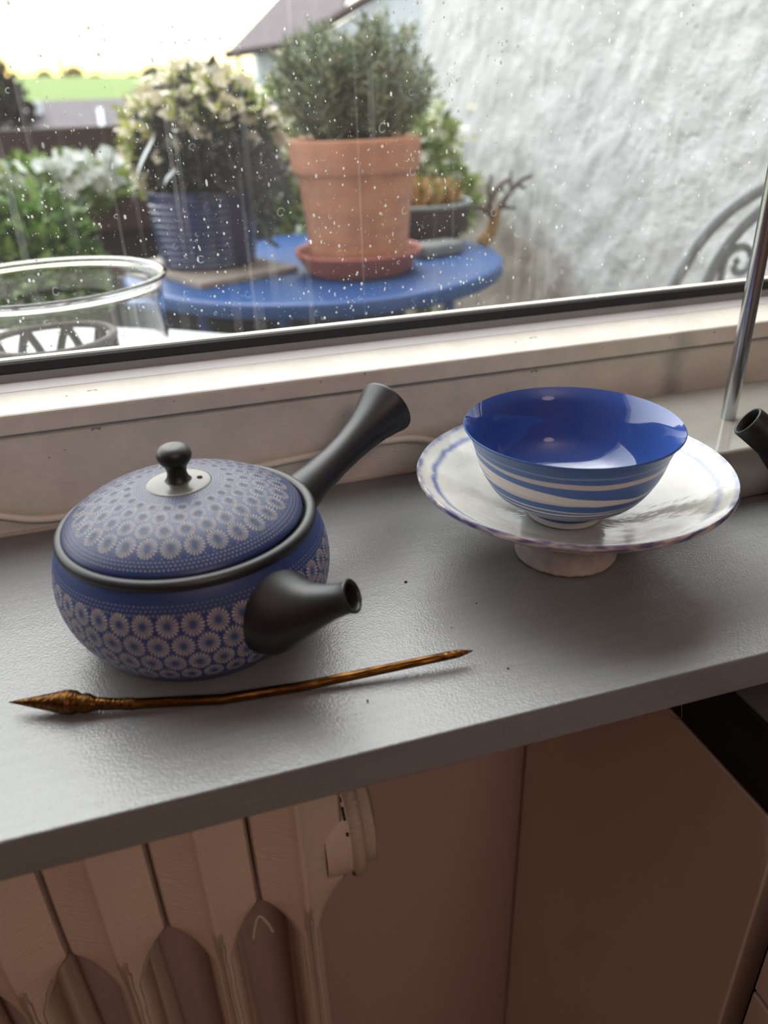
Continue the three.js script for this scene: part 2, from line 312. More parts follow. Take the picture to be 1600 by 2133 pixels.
function bodyPattern(kind) {
  return (g, W, H) => {
    const q = fl[kind], rr = rngOf(99);
    g.fillStyle = q.bg; g.fillRect(0, 0, W, H);
    const mm = W / 349, L = H / PROFILE, yOf = (s) => s * L;    // s: distance in metres down from the top of the profile
    const dots = (s0, s1, pitch, r, slant = 0) => { let k = 0; for (let s = s0; s < s1; s += pitch * 0.86, k++) { const n = Math.round(349 / (pitch * 1000)); for (let i = 0; i < n; i++) { const x = ((i + (k % 2) / 2) / n) * W; g.fillStyle = q.dot; g.beginPath(); g.ellipse(x, yOf(s), r * mm, r * mm * (slant ? 0.45 : 0.8), slant, 0, 7); g.fill(); } } };
    dots(0.0068, 0.0102, 0.0018, 0.36);
    dots(0.0452, 0.060, 0.0019, 0.6, -0.6);
    const rows = 4, n = 39;
    for (let r = 0; r < rows; r++) for (let i = 0; i < n; i++) {
      const x = ((i + (r % 2) / 2) / n) * W, y = yOf(0.0142 + r * 0.0086), R = 4.35 * mm, rot = rr() * 6;
      for (const xx of [x, x - W, x + W]) chrys(g, xx, y, R, 18, () => q.petal(rr()), rot, 0.19);
      for (const xx of [x, x - W]) for (let k = 0; k < 7; k++) { g.fillStyle = q.dot; g.beginPath(); g.arc(xx + Math.cos(k) * R * 0.09, y + Math.sin(k) * R * 0.09, 0.1 * mm, 0, 7); g.fill(); }
      for (let k = 0; k < 6; k++) { g.fillStyle = q.dot; g.beginPath(); g.arc(x + ((k % 3) - 1 + 0.5) * 1.3 * mm + W / n / 2 - 0.6 * mm, y - 3.6 * mm + (k > 2 ? 7 : 0) * mm, 0.3 * mm, 0, 7); g.fill(); }
    }
  };
}
function lidPattern(kind) {
  return (g, W, H) => {
    const q = fl[kind], rr = rngOf(41), c = W / 2, mm = W / 96;
    g.fillStyle = q.bg; g.fillRect(0, 0, W, H);
    const ring = (r, n, a, b, off, slant) => { for (let i = 0; i < n; i++) { const t = ((i + off) / n) * 2 * Math.PI; g.save(); g.translate(c + Math.cos(t) * r * mm, c + Math.sin(t) * r * mm); g.rotate(t + slant); g.fillStyle = q.dot; g.beginPath(); g.ellipse(0, 0, a * mm, b * mm, 0, 0, 7); g.fill(); g.restore(); } };
    for (let k = 0; k < 3; k++) ring(45.6 - k * 1.15, 176, 0.3, 0.42, (k % 2) / 2, 0);
    for (let k = 0; k < 4; k++) ring(13.4 + k * 1.05, 62 + k * 5, 0.34, 0.62, (k % 2) / 2, 0.5);
    const rows = [[38.4, 4.05], [31.4, 3.7], [25.2, 3.3], [19.9, 2.75]];
    let m = 0;
    for (const [r, R] of rows) { const n = Math.round((2 * Math.PI * r) / (R * 2.06)); for (let i = 0; i < n; i++) { const t = ((i + m * 0.5) / n) * 2 * Math.PI, x = c + Math.cos(t) * r * mm, y = c + Math.sin(t) * r * mm; chrys(g, x, y, R * mm, 18, () => q.petal(rr()), rr() * 6, 0.2); for (let k = 0; k < 5; k++) { g.fillStyle = q.dot; g.beginPath(); g.arc(x + Math.cos(k * 1.3) * R * 0.09 * mm, y + Math.sin(k * 1.3) * R * 0.09 * mm, 0.1 * mm, 0, 7); g.fill(); } } ring(r + R * 0.93, n * 3, 0.24, 0.3, 0, 0); m++; }
  };
}
const bodyPts = [[0, 0.0004], [0.02, 0.0004], [0.0345, 0.0002], [0.0385, 0.0012], [0.0445, 0.0065], [0.0502, 0.0138], [0.0541, 0.0225], [0.0556, 0.031], [0.0552, 0.0385], [0.0535, 0.0455], [0.0512, 0.0505], [0.0496, 0.0525]];
const PROFILE = (() => { const p = curveOf(bodyPts, 400); let s = 0; for (let i = 1; i < p.length; i++) s += p[i].distanceTo(p[i - 1]); return s; })();
{
  const T = thing('teapot', 'blue teapot covered in pale flower relief with black clay spout and side handle', 'teapot', [-0.0015, 0, -0.2845]);
  const bm = std({ map: canvasTex(2048, 512, bodyPattern('color'), true), bumpMap: canvasTex(2048, 512, bodyPattern('bump')), bumpScale: 0.0006, roughness: 0.5 });
  part('body', lathe(bodyPts, 100, 160).rotateY(Math.PI), bm, T);
  const rim = []; for (let i = 0; i <= 20; i++) { const a = -1.1 + (i / 20) * 4.4; rim.push([0.0491 + 0.0025 * Math.cos(a), 0.0527 + 0.0025 * Math.sin(a)]); } rim.push([0.0466, 0.0495], [0.042, 0.049]);
  part('rim', lathe(rim, 40, 160, false), clay, T, 'black clay rim ring');
  const lid = new THREE.Group(); lid.name = 'lid'; lid.position.set(-0.0014, 0, 0.0008); T.add(lid);
  const dome = []; for (let i = 0; i <= 40; i++) { const r = 0.0125 + (0.0466 - 0.0125) * (i / 40), t = r / 0.0472; dome.push([r, 0.0556 + 0.0146 * Math.pow(1 - t ** 2.35, 0.82)]); }
  dome.push([0.0471, 0.0557], [0.0472, 0.0549], [0.0466, 0.0543], [0.040, 0.0541]);
  const dg = lathe(dome, 60, 160, false), p = dg.attributes.position, uv = dg.attributes.uv;
  for (let i = 0; i < p.count; i++) uv.setXY(i, 0.5 + p.getX(i) / 0.096, 0.5 - p.getZ(i) / 0.096);
  part('lid_dome', dg, std({ map: canvasTex(2048, 2048, lidPattern('color'), true), bumpMap: canvasTex(2048, 2048, lidPattern('bump')), bumpScale: 0.0011, roughness: 0.38, color: col('#b4b9c4') }), lid);
  const y0 = 0.0556 + 0.0146 * Math.pow(1 - (0.0125 / 0.0472) ** 2.35, 0.82);
  part('lid_disc', lathe([[0.013, y0 - 0.0003], [0.0127, y0 + 0.0002], [0.009, y0 + 0.0009], [0.0, y0 + 0.0013]], 20, 64), claySmooth, lid, 'smooth plain disc under the knob');
  const kn = lathe([[0.0072, y0 + 0.0004], [0.0052, y0 + 0.0012], [0.0041, y0 + 0.003], [0.0038, y0 + 0.0048], [0.0044, y0 + 0.0072], [0.0060, y0 + 0.0094], [0.0067, y0 + 0.0115], [0.0062, y0 + 0.0137], [0.0042, y0 + 0.0155], [0.0, y0 + 0.0162]], 50, 48);
  part('knob', kn, clay, lid, 'black round knob');
  const vh = new THREE.CylinderGeometry(0.0011, 0.0011, 0.0006, 20); vh.translate(0.0082, y0 + 0.00095, 0.0005);
  part('vent_hole', vh, std({ color: col('#050505'), roughness: 1 }), lid, 'small dark vent hole');
  // spout at 55 degrees towards the room, handle square to it
  const at = (deg, r, y) => [Math.cos(deg * Math.PI / 180) * r, y, Math.sin(deg * Math.PI / 180) * r];
  const sp = path(at(58, 0.044, 0.0312), at(57.5, 0.053, 0.0324), at(55, 0.063, 0.0352), at(52, 0.073, 0.0396), at(50, 0.0808, 0.0434));
  const outer = [[0.0, 0.0198], [0.10, 0.0194], [0.20, 0.0184], [0.29, 0.0160], [0.38, 0.0132], [0.50, 0.0105], [0.62, 0.0084], [0.76, 0.0068], [0.87, 0.0060], [0.94, 0.0060], [0.975, 0.0064], [0.993, 0.0065], [1.0, 0.0061], [0.998, 0.0053], [0.97, 0.0047], [0.85, 0.0043], [0.6, 0.0040], [0.59, 0.0002]];
  part('spout', sweep(sp, outer, 48), clay, T, 'black clay spout');
  const h = V(0.813, 0, -0.582), ah = (r, y) => [h.x * r, y, h.z * r];
  const hp = path(ah(0.044, 0.0315), ah(0.07, 0.0385), ah(0.10, 0.0475), ah(0.132, 0.0590));
  const ho = [[0, 0.0130], [0.1, 0.0122], [0.2, 0.0106], [0.35, 0.0088], [0.5, 0.0080], [0.62, 0.0082], [0.74, 0.0092], [0.85, 0.0112], [0.93, 0.0133], [0.98, 0.0150], [0.993, 0.0152], [1.0, 0.0146], [0.995, 0.0132], [0.95, 0.0112], [0.8, 0.008], [0.6, 0.006], [0.59, 0.0002]];
  part('handle', sweep(hp, ho, 48), clay, T, 'black clay trumpet-shaped side handle');
}

// ───────────────────────── footed dish and bowl ─────────────────────────
{
  const D = thing('footed_dish', 'off-white glazed footed dish with a streaky blue rim under the blue bowl', 'dish', [0.1732, 0, -0.2869]);
  const top = [[0, 0.0222], [0.012, 0.0222], [0.022, 0.0229], [0.035, 0.0268], [0.048, 0.0330], [0.060, 0.0395], [0.067, 0.0432], [0.0702, 0.0452], [0.0718, 0.0463]];
  const under = [[0.0718, 0.0463], [0.0725, 0.0455], [0.0724, 0.0438], [0.0712, 0.0425], [0.060, 0.0352], [0.046, 0.0268], [0.034, 0.0205], [0.0272, 0.0168], [0.0252, 0.0135], [0.0248, 0.006], [0.0246, 0.0012], [0.0236, 0.0], [0.018, 0.0004], [0, 0.0008]];
  const topMap = dataTex(1024, 512, (u, v) => {
    const n = fbm(u * 10, v * 5, 2, 3), s = fbm(Math.cos(u * 6.283) * 6, Math.sin(u * 6.283) * 6, v * 3, 4);
    let c = [0.755 + 0.025 * n, 0.75 + 0.025 * n, 0.715 + 0.02 * n];
    const band = Math.exp(-(((v - 0.885 - 0.006 * s) / 0.02) ** 2)) * clamp(0.95 + 0.3 * s, 0, 1) * lerp(1, 0.45, sstep(Math.cos((u - 0.12) * 6.283), 0.5, 0.95));
    const lip = sstep(v, 0.955, 0.99) * clamp(0.5 + 0.6 * fbm(Math.cos(u * 6.283) * 5, Math.sin(u * 6.283) * 5, v * 5, 4), 0, 1);
    const k = clamp(band * 0.8 + lip * 0.75, 0, 1), b = [0.27, 0.31, 0.52];
    c = c.map((x, i) => lerp(x, b[i], k));
    const spot = simplex(u * 90, v * 40, 17) > 0.93 ? 0.8 : 1;
    return c.map((x) => x * spot);
  }, { srgb: true });
  const undMap = dataTex(1024, 512, (u, v) => {       // v = 0 at the lip, 1 at the foot's centre
    const c2 = Math.cos(u * 6.283), s2 = Math.sin(u * 6.283), n = fbm(c2 * 3, s2 * 3, v * 9, 4);
    let c = [0.80 + 0.04 * n, 0.755 + 0.04 * n, 0.72 + 0.03 * n];
    const lip = (1 - sstep(v, 0.03, 0.075)) * clamp(0.42 + 0.7 * fbm(c2 * 5, s2 * 5, v * 30, 4), 0, 1);
    c = c.map((x, i) => lerp(x, [0.24, 0.24, 0.45][i], lip * 0.85));
    const foot = sstep(v + 0.012 * fbm(c2 * 4, s2 * 4, 1, 3), 0.735, 0.765);
    return c.map((x, i) => lerp(x, [0.42, 0.27, 0.22][i], foot));
  }, { srgb: true });
  const wob = dataTex(512, 256, (u, v) => 0.5 + 0.25 * fbm(Math.cos(u * 6.283) * 4, Math.sin(u * 6.283) * 4, v * 6, 4));
  const glaze = (map) => std({ map, roughness: 0.14, bumpMap: wob, bumpScale: 0.0003, clearcoat: 0.4, clearcoatRoughness: 0.08 });
  part('dish_top', lathe(top, 60, 160), glaze(topMap), D, 'glossy white inside with blue ring');
  part('dish_foot', lathe(under, 90, 160), glaze(undMap), D, 'pinkish white underside and foot');

  const B = thing('bowl', 'small blue bowl with white swirled stripes outside standing on the footed dish', 'bowl', [0.1706, 0.0229, -0.2861]);
  const out = [[0.0, 0.0012], [0.0155, 0.0012], [0.0162, 0.0], [0.0175, 0.0003], [0.0178, 0.0022], [0.0176, 0.0062], [0.0192, 0.0078], [0.0262, 0.0096], [0.0334, 0.0140], [0.0384, 0.0208], [0.0418, 0.028], [0.0440, 0.0355], [0.0463, 0.0415], [0.0486, 0.0448], [0.0489, 0.0454], [0.0484, 0.0457]];
  const inn = [[0.0484, 0.0457], [0.0474, 0.0445], [0.0450, 0.0408], [0.0428, 0.035], [0.0406, 0.0278], [0.0374, 0.0205], [0.0324, 0.0150], [0.0258, 0.0114], [0.015, 0.0094], [0, 0.0088]];
  const swirl = canvasTex(2048, 512, (g, W, H) => {   // marbled clay: tapering white streaks in blue; u = 0 faces the room, v = 0 is the foot's centre
    g.fillStyle = '#48689f'; g.fillRect(0, 0, W, H);
    const streak = (u0, u1, va, vb, thick, fill, a = 0.5, bow = 0) => { for (const s of [-1, 0, 1]) { const up = [], dn = []; for (let i = 0; i <= 60; i++) { const t = i / 60, x = (lerp(u0, u1, t) + s) * W, v = lerp(va, vb, t) + bow * Math.sin(t * Math.PI) + 0.004 * simplex(t * 5, va * 40, 2), w = thick * Math.pow(Math.sin(Math.PI * Math.pow(t, a)), 0.8) / 2; up.push([x, (1 - v - w) * H]); dn.unshift([x, (1 - v + w) * H]); } g.beginPath(); [...up, ...dn].forEach(([x, y], i) => (i ? g.lineTo(x, y) : g.moveTo(x, y))); g.closePath(); g.fillStyle = fill; g.fill(); } };
    const w = '#d2cac4', c = '#c4b9b6';
    g.fillStyle = '#d5cfc6'; g.fillRect(0, (1 - 0.275) * H, W, 0.2 * H);
    g.fillStyle = '#4a68a0'; g.fillRect(0, (1 - 0.235) * H, W, 0.012 * H); g.fillRect(0, (1 - 0.33) * H, W, 0.04 * H);
    streak(-0.30, 0.32, 0.87, 0.86, 0.035, c, 0.8, -0.03); streak(-0.27, 0.24, 0.91, 0.915, 0.010, '#8195bd', 0.6, -0.015);
    streak(-0.33, 0.09, 0.80, 0.685, 0.075, w, 0.75); streak(-0.31, -0.02, 0.735, 0.69, 0.03, c, 0.7); streak(0.035, 0.46, 0.705, 0.775, 0.10, w, 1.5, -0.01);
    streak(-0.28, 0.20, 0.645, 0.615, 0.014, w, 0.6); streak(-0.24, 0.28, 0.605, 0.59, 0.022, w, 0.7); streak(-0.3, 0.25, 0.565, 0.56, 0.018, c, 0.8); streak(-0.25, 0.3, 0.532, 0.528, 0.014, w, 0.6); streak(-0.3, 0.3, 0.49, 0.49, 0.03, w, 0.7);
    for (let i = 0; i < 12; i++) { const u = 0.28 + prn() * 0.3, v = 0.4 + prn() * 0.5; streak(u, u + 0.2 + prn() * 0.25, v, v - 0.06 + prn() * 0.1, 0.02 + prn() * 0.05, i % 2 ? w : c, 0.5 + prn()); }
  }, true);
  part('outer_wall', lathe(out, 90, 160), std({ map: swirl, roughness: 0.38 }), B, 'blue and white swirled outer wall');
  part('inner_glaze', lathe(inn, 60, 160), std({ color: col('#324b8a'), roughness: 0.05, ior: 1.75 }), B, 'deep blue glossy inside');
}

// ───────────────────────── brass pick ─────────────────────────
{
  const K = thing('brass_pick', 'slim aged brass pick with a spear-shaped head lying before the teapot', 'pick', [0, 0, 0]);
  const brass = std({ color: col('#755c3a'), metalness: 1, roughness: 0.32, map: dataTex(256, 256, (u, v) => { const s = fbm(u * 6, v * 26, 3, 4) * 0.22; return [0.78 + s, 0.68 + s * 0.9, 0.55 + s * 0.8]; }, { srgb: true }), bumpMap: dataTex(256, 256, (u, v) => 0.5 + 0.3 * fbm(u * 5, v * 30, 7, 3)), bumpScale: 0.0004 });
  const c = path([-0.0772, 0.0048, -0.2527], [-0.0545, 0.0048, -0.2449], [-0.0433, 0.0041, -0.2410], [-0.006, 0.0026, -0.2319], [0.0205, 0.0022, -0.2292], [0.0431, 0.0026, -0.2279], [0.0720, 0.0046, -0.2252], [0.0978, 0.0062, -0.2228]);
  const headRows = [[0, 0.0002], [0.02, 0.0009], [0.05, 0.0020], [0.09, 0.0034], [0.115, 0.0044], [0.130, 0.0047], [0.143, 0.0044], [0.150, 0.0036], [0.156, 0.0034], [0.162, 0.0038], [0.170, 0.0037], [0.178, 0.0030], [0.19, 0.0024]];
  part('spear_head', sweep(c, headRows, 28), brass, K, 'spear-shaped brass head with a collar');
  const sh = [[0.185, 0.0025], [0.22, 0.00225], [0.245, 0.0022], [0.25, 0.00245], [0.256, 0.0022], [0.262, 0.00245], [0.268, 0.0021], [0.45, 0.0020], [0.62, 0.0019], [0.80, 0.0018], [0.93, 0.0017], [0.965, 0.0016], [0.985, 0.0009], [1.0, 0.0001]];
  part('shaft', sweep(c, sh, 20), brass, K, 'thin brass shaft tapering to a point');
}

// ───────────────────────── grey stand with a rod, second teapot, cable, crumbs ─────────────────────────
{
  const S = thing('rod_stand', 'glossy grey box base with an upright polished metal rod at the right', 'stand', [0.305, 0, -0.3465]);
  part('base', rbox(0.17, 0.031, 0.088, 0.0022, [-0.012, 0.0155, -0.0005]), std({ color: col('#8f8d85'), roughness: 0.1, ior: 1.8 }), S, 'glossy light grey block');
  const rod = new THREE.CylinderGeometry(0.0042, 0.0042, 0.5, 40); rod.translate(0.0, 0.281, 0.0045);
  part('rod', rod, std({ color: col('#c9ccd0'), metalness: 1, roughness: 0.22 }), S, 'polished metal rod');

  const P = thing('teapot', 'plain black teapot mostly out of view with only its curved spout showing', 'teapot', [0.348, 0, -0.236]);
  const inky = std({ color: col('#141415'), roughness: 0.5 });
  part('body', lathe([[0, 0.0005], [0.03, 0.0005], [0.04, 0.006], [0.052, 0.02], [0.056, 0.034], [0.052, 0.048], [0.042, 0.058], [0.03, 0.0635], [0.012, 0.0665], [0, 0.067]], 60, 80), inky, P);
  part('knob', lathe([[0.004, 0.066], [0.004, 0.071], [0.008, 0.076], [0.007, 0.081], [0, 0.083]], 24, 32), inky, P);
  const c = path([-0.046, 0.024, 0.004], [-0.066, 0.030, -0.006], [-0.078, 0.042, -0.018], [-0.0855, 0.054, -0.027], [-0.0965, 0.0640, -0.034]);
  part('spout', sweep(c, [[0, 0.0165], [0.2, 0.0145], [0.4, 0.0115], [0.6, 0.0092], [0.8, 0.0080], [0.95, 0.0077], [0.99, 0.0077], [1, 0.0072], [0.995, 0.0062], [0.95, 0.0058], [0.6, 0.0055], [0.59, 0.0002]], 40), inky, P, 'curved black spout');

  const cb = thing('cable', 'white cable running along the window frame behind the blue teapot', 'cable', [0, 0, 0]);
  part('cord', tube([[-0.20, 0.03, -0.3975], [-0.13, 0.021, -0.3972], [-0.100, 0.0152, -0.3965], [-0.080, 0.0092, -0.396], [-0.062, 0.0082, -0.396], [-0.03, 0.012, -0.396], [0.03, 0.019, -0.3965], [0.085, 0.0225, -0.397], [0.115, 0.0238, -0.3972], [0.135, 0.0228, -0.396], [0.155, 0.016, -0.392], [0.18, 0.0060, -0.386], [0.205, 0.0022, -0.392]], 0.0019, 160, 12), std({ color: col('#e6e0d6'), roughness: 0.45 }), cb);

  const crumbMat = std({ color: col('#2a2622'), roughness: 0.9 }), ck = rngOf(77);
  for (const [x, z, r, where] of [[0.0905, -0.2866, 0.0009, 'dark crumb between the blue teapot and the footed dish'], [0.0518, -0.2150, 0.0008, 'dark crumb on the sill in front of the middle of the brass pick'], [0.1095, -0.2150, 0.0007, 'dark crumb on the sill just beyond the thin end of the brass pick'], [0.1150, -0.2600, 0.0005, 'tiny dark crumb before the foot of the white dish'], [-0.093, -0.318, 0.0007, 'dark crumb at the left behind the blue teapot'], [0.098, -0.247, 0.0004, 'smallest dark crumb beside the tip of the teapot spout']]) {
    const g = new THREE.IcosahedronGeometry(r, 1), p = g.attributes.position;
    for (let i = 0; i < p.count; i++) { const k = 0.75 + 0.4 * simplex(p.getX(i) * 2500, p.getY(i) * 2500, p.getZ(i) * 2500 + r * 1e5); p.setXYZ(i, p.getX(i) * k * 0.55, p.getY(i) * k * 0.6, p.getZ(i) * k * 1.3); }
    g.computeVertexNormals(); g.rotateY(ck() * 3);
    const m = flags(new THREE.Mesh(g, crumbMat)); m.name = numbered('crumb'); m.position.set(x, SILL + r * 0.45, z); scene.add(m);
    m.userData = { label: where, category: 'crumb', group: 'crumbs on the windowsill' };
  }
}

// ───────────────────────── outside: terrace ─────────────────────────
const FLOOR_OUT = -0.75;
const stuccoBump = dataTex(1024, 1024, (u, v) => { let h = 0.5 + 0.22 * tile(u, v, 9, 3) + 0.16 * tile(u, v, 26, 5) + 0.09 * tile(u, v, 70, 6); const pit = tile(u, v, 34, 9); if (pit > 0.62) h -= (pit - 0.62) * 1.2; return h; });
stuccoBump.repeat.set(1.3, 1.3);
{
  // the rough white side wall, standing square to the window
  const W = 200, H = 110, z0 = -2.43, z1 = -0.49, y0 = FLOOR_OUT, y1 = 0.7, g = new THREE.PlaneGeometry(z1 - z0, y1 - y0, W, H), p = g.attributes.position, uv = g.attributes.uv;
  for (let i = 0; i < p.count; i++) { const z = p.getX(i) + (z0 + z1) / 2, y = p.getY(i) + (y0 + y1) / 2; uv.setXY(i, z, y); p.setXYZ(i, 0.85 + 0.004 * fbm(z * 9, y * 9, 3, 3), SILL + y, z); }
  g.computeVertexNormals();
  const wallTone = dataTex(512, 512, (u, v) => {          // browner towards the foot of the wall at its far end, faint weather stains
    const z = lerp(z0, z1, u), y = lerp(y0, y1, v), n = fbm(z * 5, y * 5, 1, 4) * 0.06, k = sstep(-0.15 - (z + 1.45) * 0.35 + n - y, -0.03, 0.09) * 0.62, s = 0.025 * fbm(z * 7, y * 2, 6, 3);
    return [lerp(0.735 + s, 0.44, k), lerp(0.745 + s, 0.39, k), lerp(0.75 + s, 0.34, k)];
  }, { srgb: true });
  wallTone.repeat.set(1 / (z1 - z0), 1 / (y1 - y0)); wallTone.offset.set(-z0 / (z1 - z0), -y0 / (y1 - y0));
  const stucco = std({ map: wallTone, roughness: 0.9, bumpMap: stuccoBump, bumpScale: 0.008 });
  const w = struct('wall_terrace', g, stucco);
  struct('wall_terrace_core', box(0.862, 1.06, FLOOR_OUT, 0.7, z0, z1), std({ color: col('#e3e5e4'), roughness: 0.9 }));
  struct('terrace_floor', box(-3.2, 0.86, FLOOR_OUT - 0.2, FLOOR_OUT, -2.6, -0.49), std({ color: col('#8a7f76'), roughness: 0.9, bumpMap: stuccoBump, bumpScale: 0.004 }));
  struct('sill_outside', box(WL - 0.04, WR + 0.04, -0.055, -0.02, -0.545, -0.47), std({ color: col('#9ea3a5'), roughness: 0.4, metalness: 0.6 }));
}
// leaves: each a small folded blade with its own tone
function blades(list) {
  const pos = [], c = [], idx = [];
  for (const { p, d, n, l, w, k } of list) {
    const t = d.clone().normalize(), s = V(0, 0, 0).crossVectors(t, n).normalize(), q = V(0, 0, 0).crossVectors(s, t).normalize(), o = pos.length / 3;
    const put = (a, b, h) => { const v = p.clone().addScaledVector(t, a * l).addScaledVector(s, b * w).addScaledVector(q, h * l); pos.push(v.x, v.y, v.z); c.push(k.r, k.g, k.b); };
    put(0, 0, 0); put(0.35, -0.5, 0.06); put(0.35, 0.5, 0.06); put(0.45, 0, 0); put(1, 0, -0.12); put(0.72, -0.36, 0); put(0.72, 0.36, 0);
    idx.push(o, o + 3, o + 1, o, o + 2, o + 3, o + 1, o + 3, o + 5, o + 3, o + 4, o + 5, o + 2, o + 6, o + 3, o + 3, o + 6, o + 4);
  }
  const g = new THREE.BufferGeometry(); g.setAttribute('position', new THREE.Float32BufferAttribute(pos, 3)); g.setAttribute('color', new THREE.Float32BufferAttribute(c, 3)); g.setIndex(idx); g.computeVertexNormals();
  return g;
}
const leafMat = std({ vertexColors: true, color: 0xffffff, roughness: 0.6, transmission: 0.35, thickness: 0 });
const petalMat = std({ vertexColors: true, color: 0xffffff, roughness: 0.8, transmission: 0.4, thickness: 0 });
const stemMat = std({ color: col('#6b5b43'), roughness: 0.9 });
const soilMat = std({ color: col('#2b211a'), roughness: 1, bumpMap: stuccoBump, bumpScale: 0.006 });
const rdir = (r) => { const z = 2 * r() - 1, a = r() * 6.283, s = Math.sqrt(1 - z * z); return V(s * Math.cos(a), z, s * Math.sin(a)); };
const tone = (hexes, r, v = 0.14) => { const k = col(hexes[Math.floor(r() * hexes.length)]); return k.multiplyScalar(1 + (r() - 0.5) * 2 * v); };
function stuff(m) { m.userData.kind = 'stuff'; return m; }
// leaves scattered in the outer shell of an ellipsoid
function crown(r, n, c, rad, l, w, hexes, shell = 0.45) {
  const out = [];
  for (let i = 0; i < n; i++) { const d = rdir(r), k = 1 - shell * r() * r(), bump = 0.86 + 0.2 * simplex(d.x * 2.6 + c[0] * 7, d.y * 2.6 + c[1] * 5, d.z * 2.6); out.push({ p: V(c[0] + d.x * rad[0] * k * bump, c[1] + d.y * rad[1] * k * bump, c[2] + d.z * rad[2] * k * bump), d: rdir(r).multiplyScalar(0.8).add(d), n: rdir(r), l: l * (0.6 + 0.8 * r()), w: w * (0.7 + 0.6 * r()), k: tone(hexes, r) }); }
  return out;
}
// five-petalled flowers
function flowers(r, spots, R, hexes) {
  const out = [];
  for (const [x, y, z] of spots) { const up = rdir(r).add(V(0, 0.6, 0.5)).normalize(), a = V(0, 0, 0).crossVectors(up, V(0.3, 0.5, 0.8)).normalize(), b = V(0, 0, 0).crossVectors(up, a), k = tone(hexes, r, 0.07); for (let i = 0; i < 5; i++) { const t = (i / 5) * 6.283, d = a.clone().multiplyScalar(Math.cos(t)).addScaledVector(b, Math.sin(t)).addScaledVector(up, 0.25); out.push({ p: V(x, y, z), d, n: up, l: R * (0.8 + 0.4 * r()), w: R * 0.95, k }); } }
  return out;
}
// blue round table
const TX = 0.2654, TZ = -1.2782, TY = -0.031;
const tableBlue = std({ color: col('#0f4179'), roughness: 0.45 });
{
  const t = thing('round_table', 'round blue metal garden table crowded with potted plants outside the window', 'table', [TX, FLOOR_OUT, TZ]);
  const h = TY - FLOOR_OUT;
  part('tabletop', lathe([[0, h], [0.288, h], [0.296, h - 0.001], [0.3, h - 0.005], [0.3, h - 0.018], [0.297, h - 0.022], [0.292, h - 0.02], [0.288, h - 0.004], [0, h - 0.004]], 60, 120, false), tableBlue, t);
  for (let i = 0; i < 4; i++) { const a = 0.45 + (i * Math.PI) / 2; part('leg', tube([[Math.cos(a) * 0.22, h - 0.006, Math.sin(a) * 0.22], [Math.cos(a) * 0.2, h * 0.6, Math.sin(a) * 0.2], [Math.cos(a) * 0.22, h * 0.2, Math.sin(a) * 0.22], [Math.cos(a) * 0.25, 0.002, Math.sin(a) * 0.25]], 0.009, 30, 10), tableBlue, t); }
  part('brace', lathe([[0.196, h * 0.55], [0.204, h * 0.55], [0.204, h * 0.55 + 0.012], [0.196, h * 0.55 + 0.012], [0.196, h * 0.55]], 20, 60, false), tableBlue, t);
}
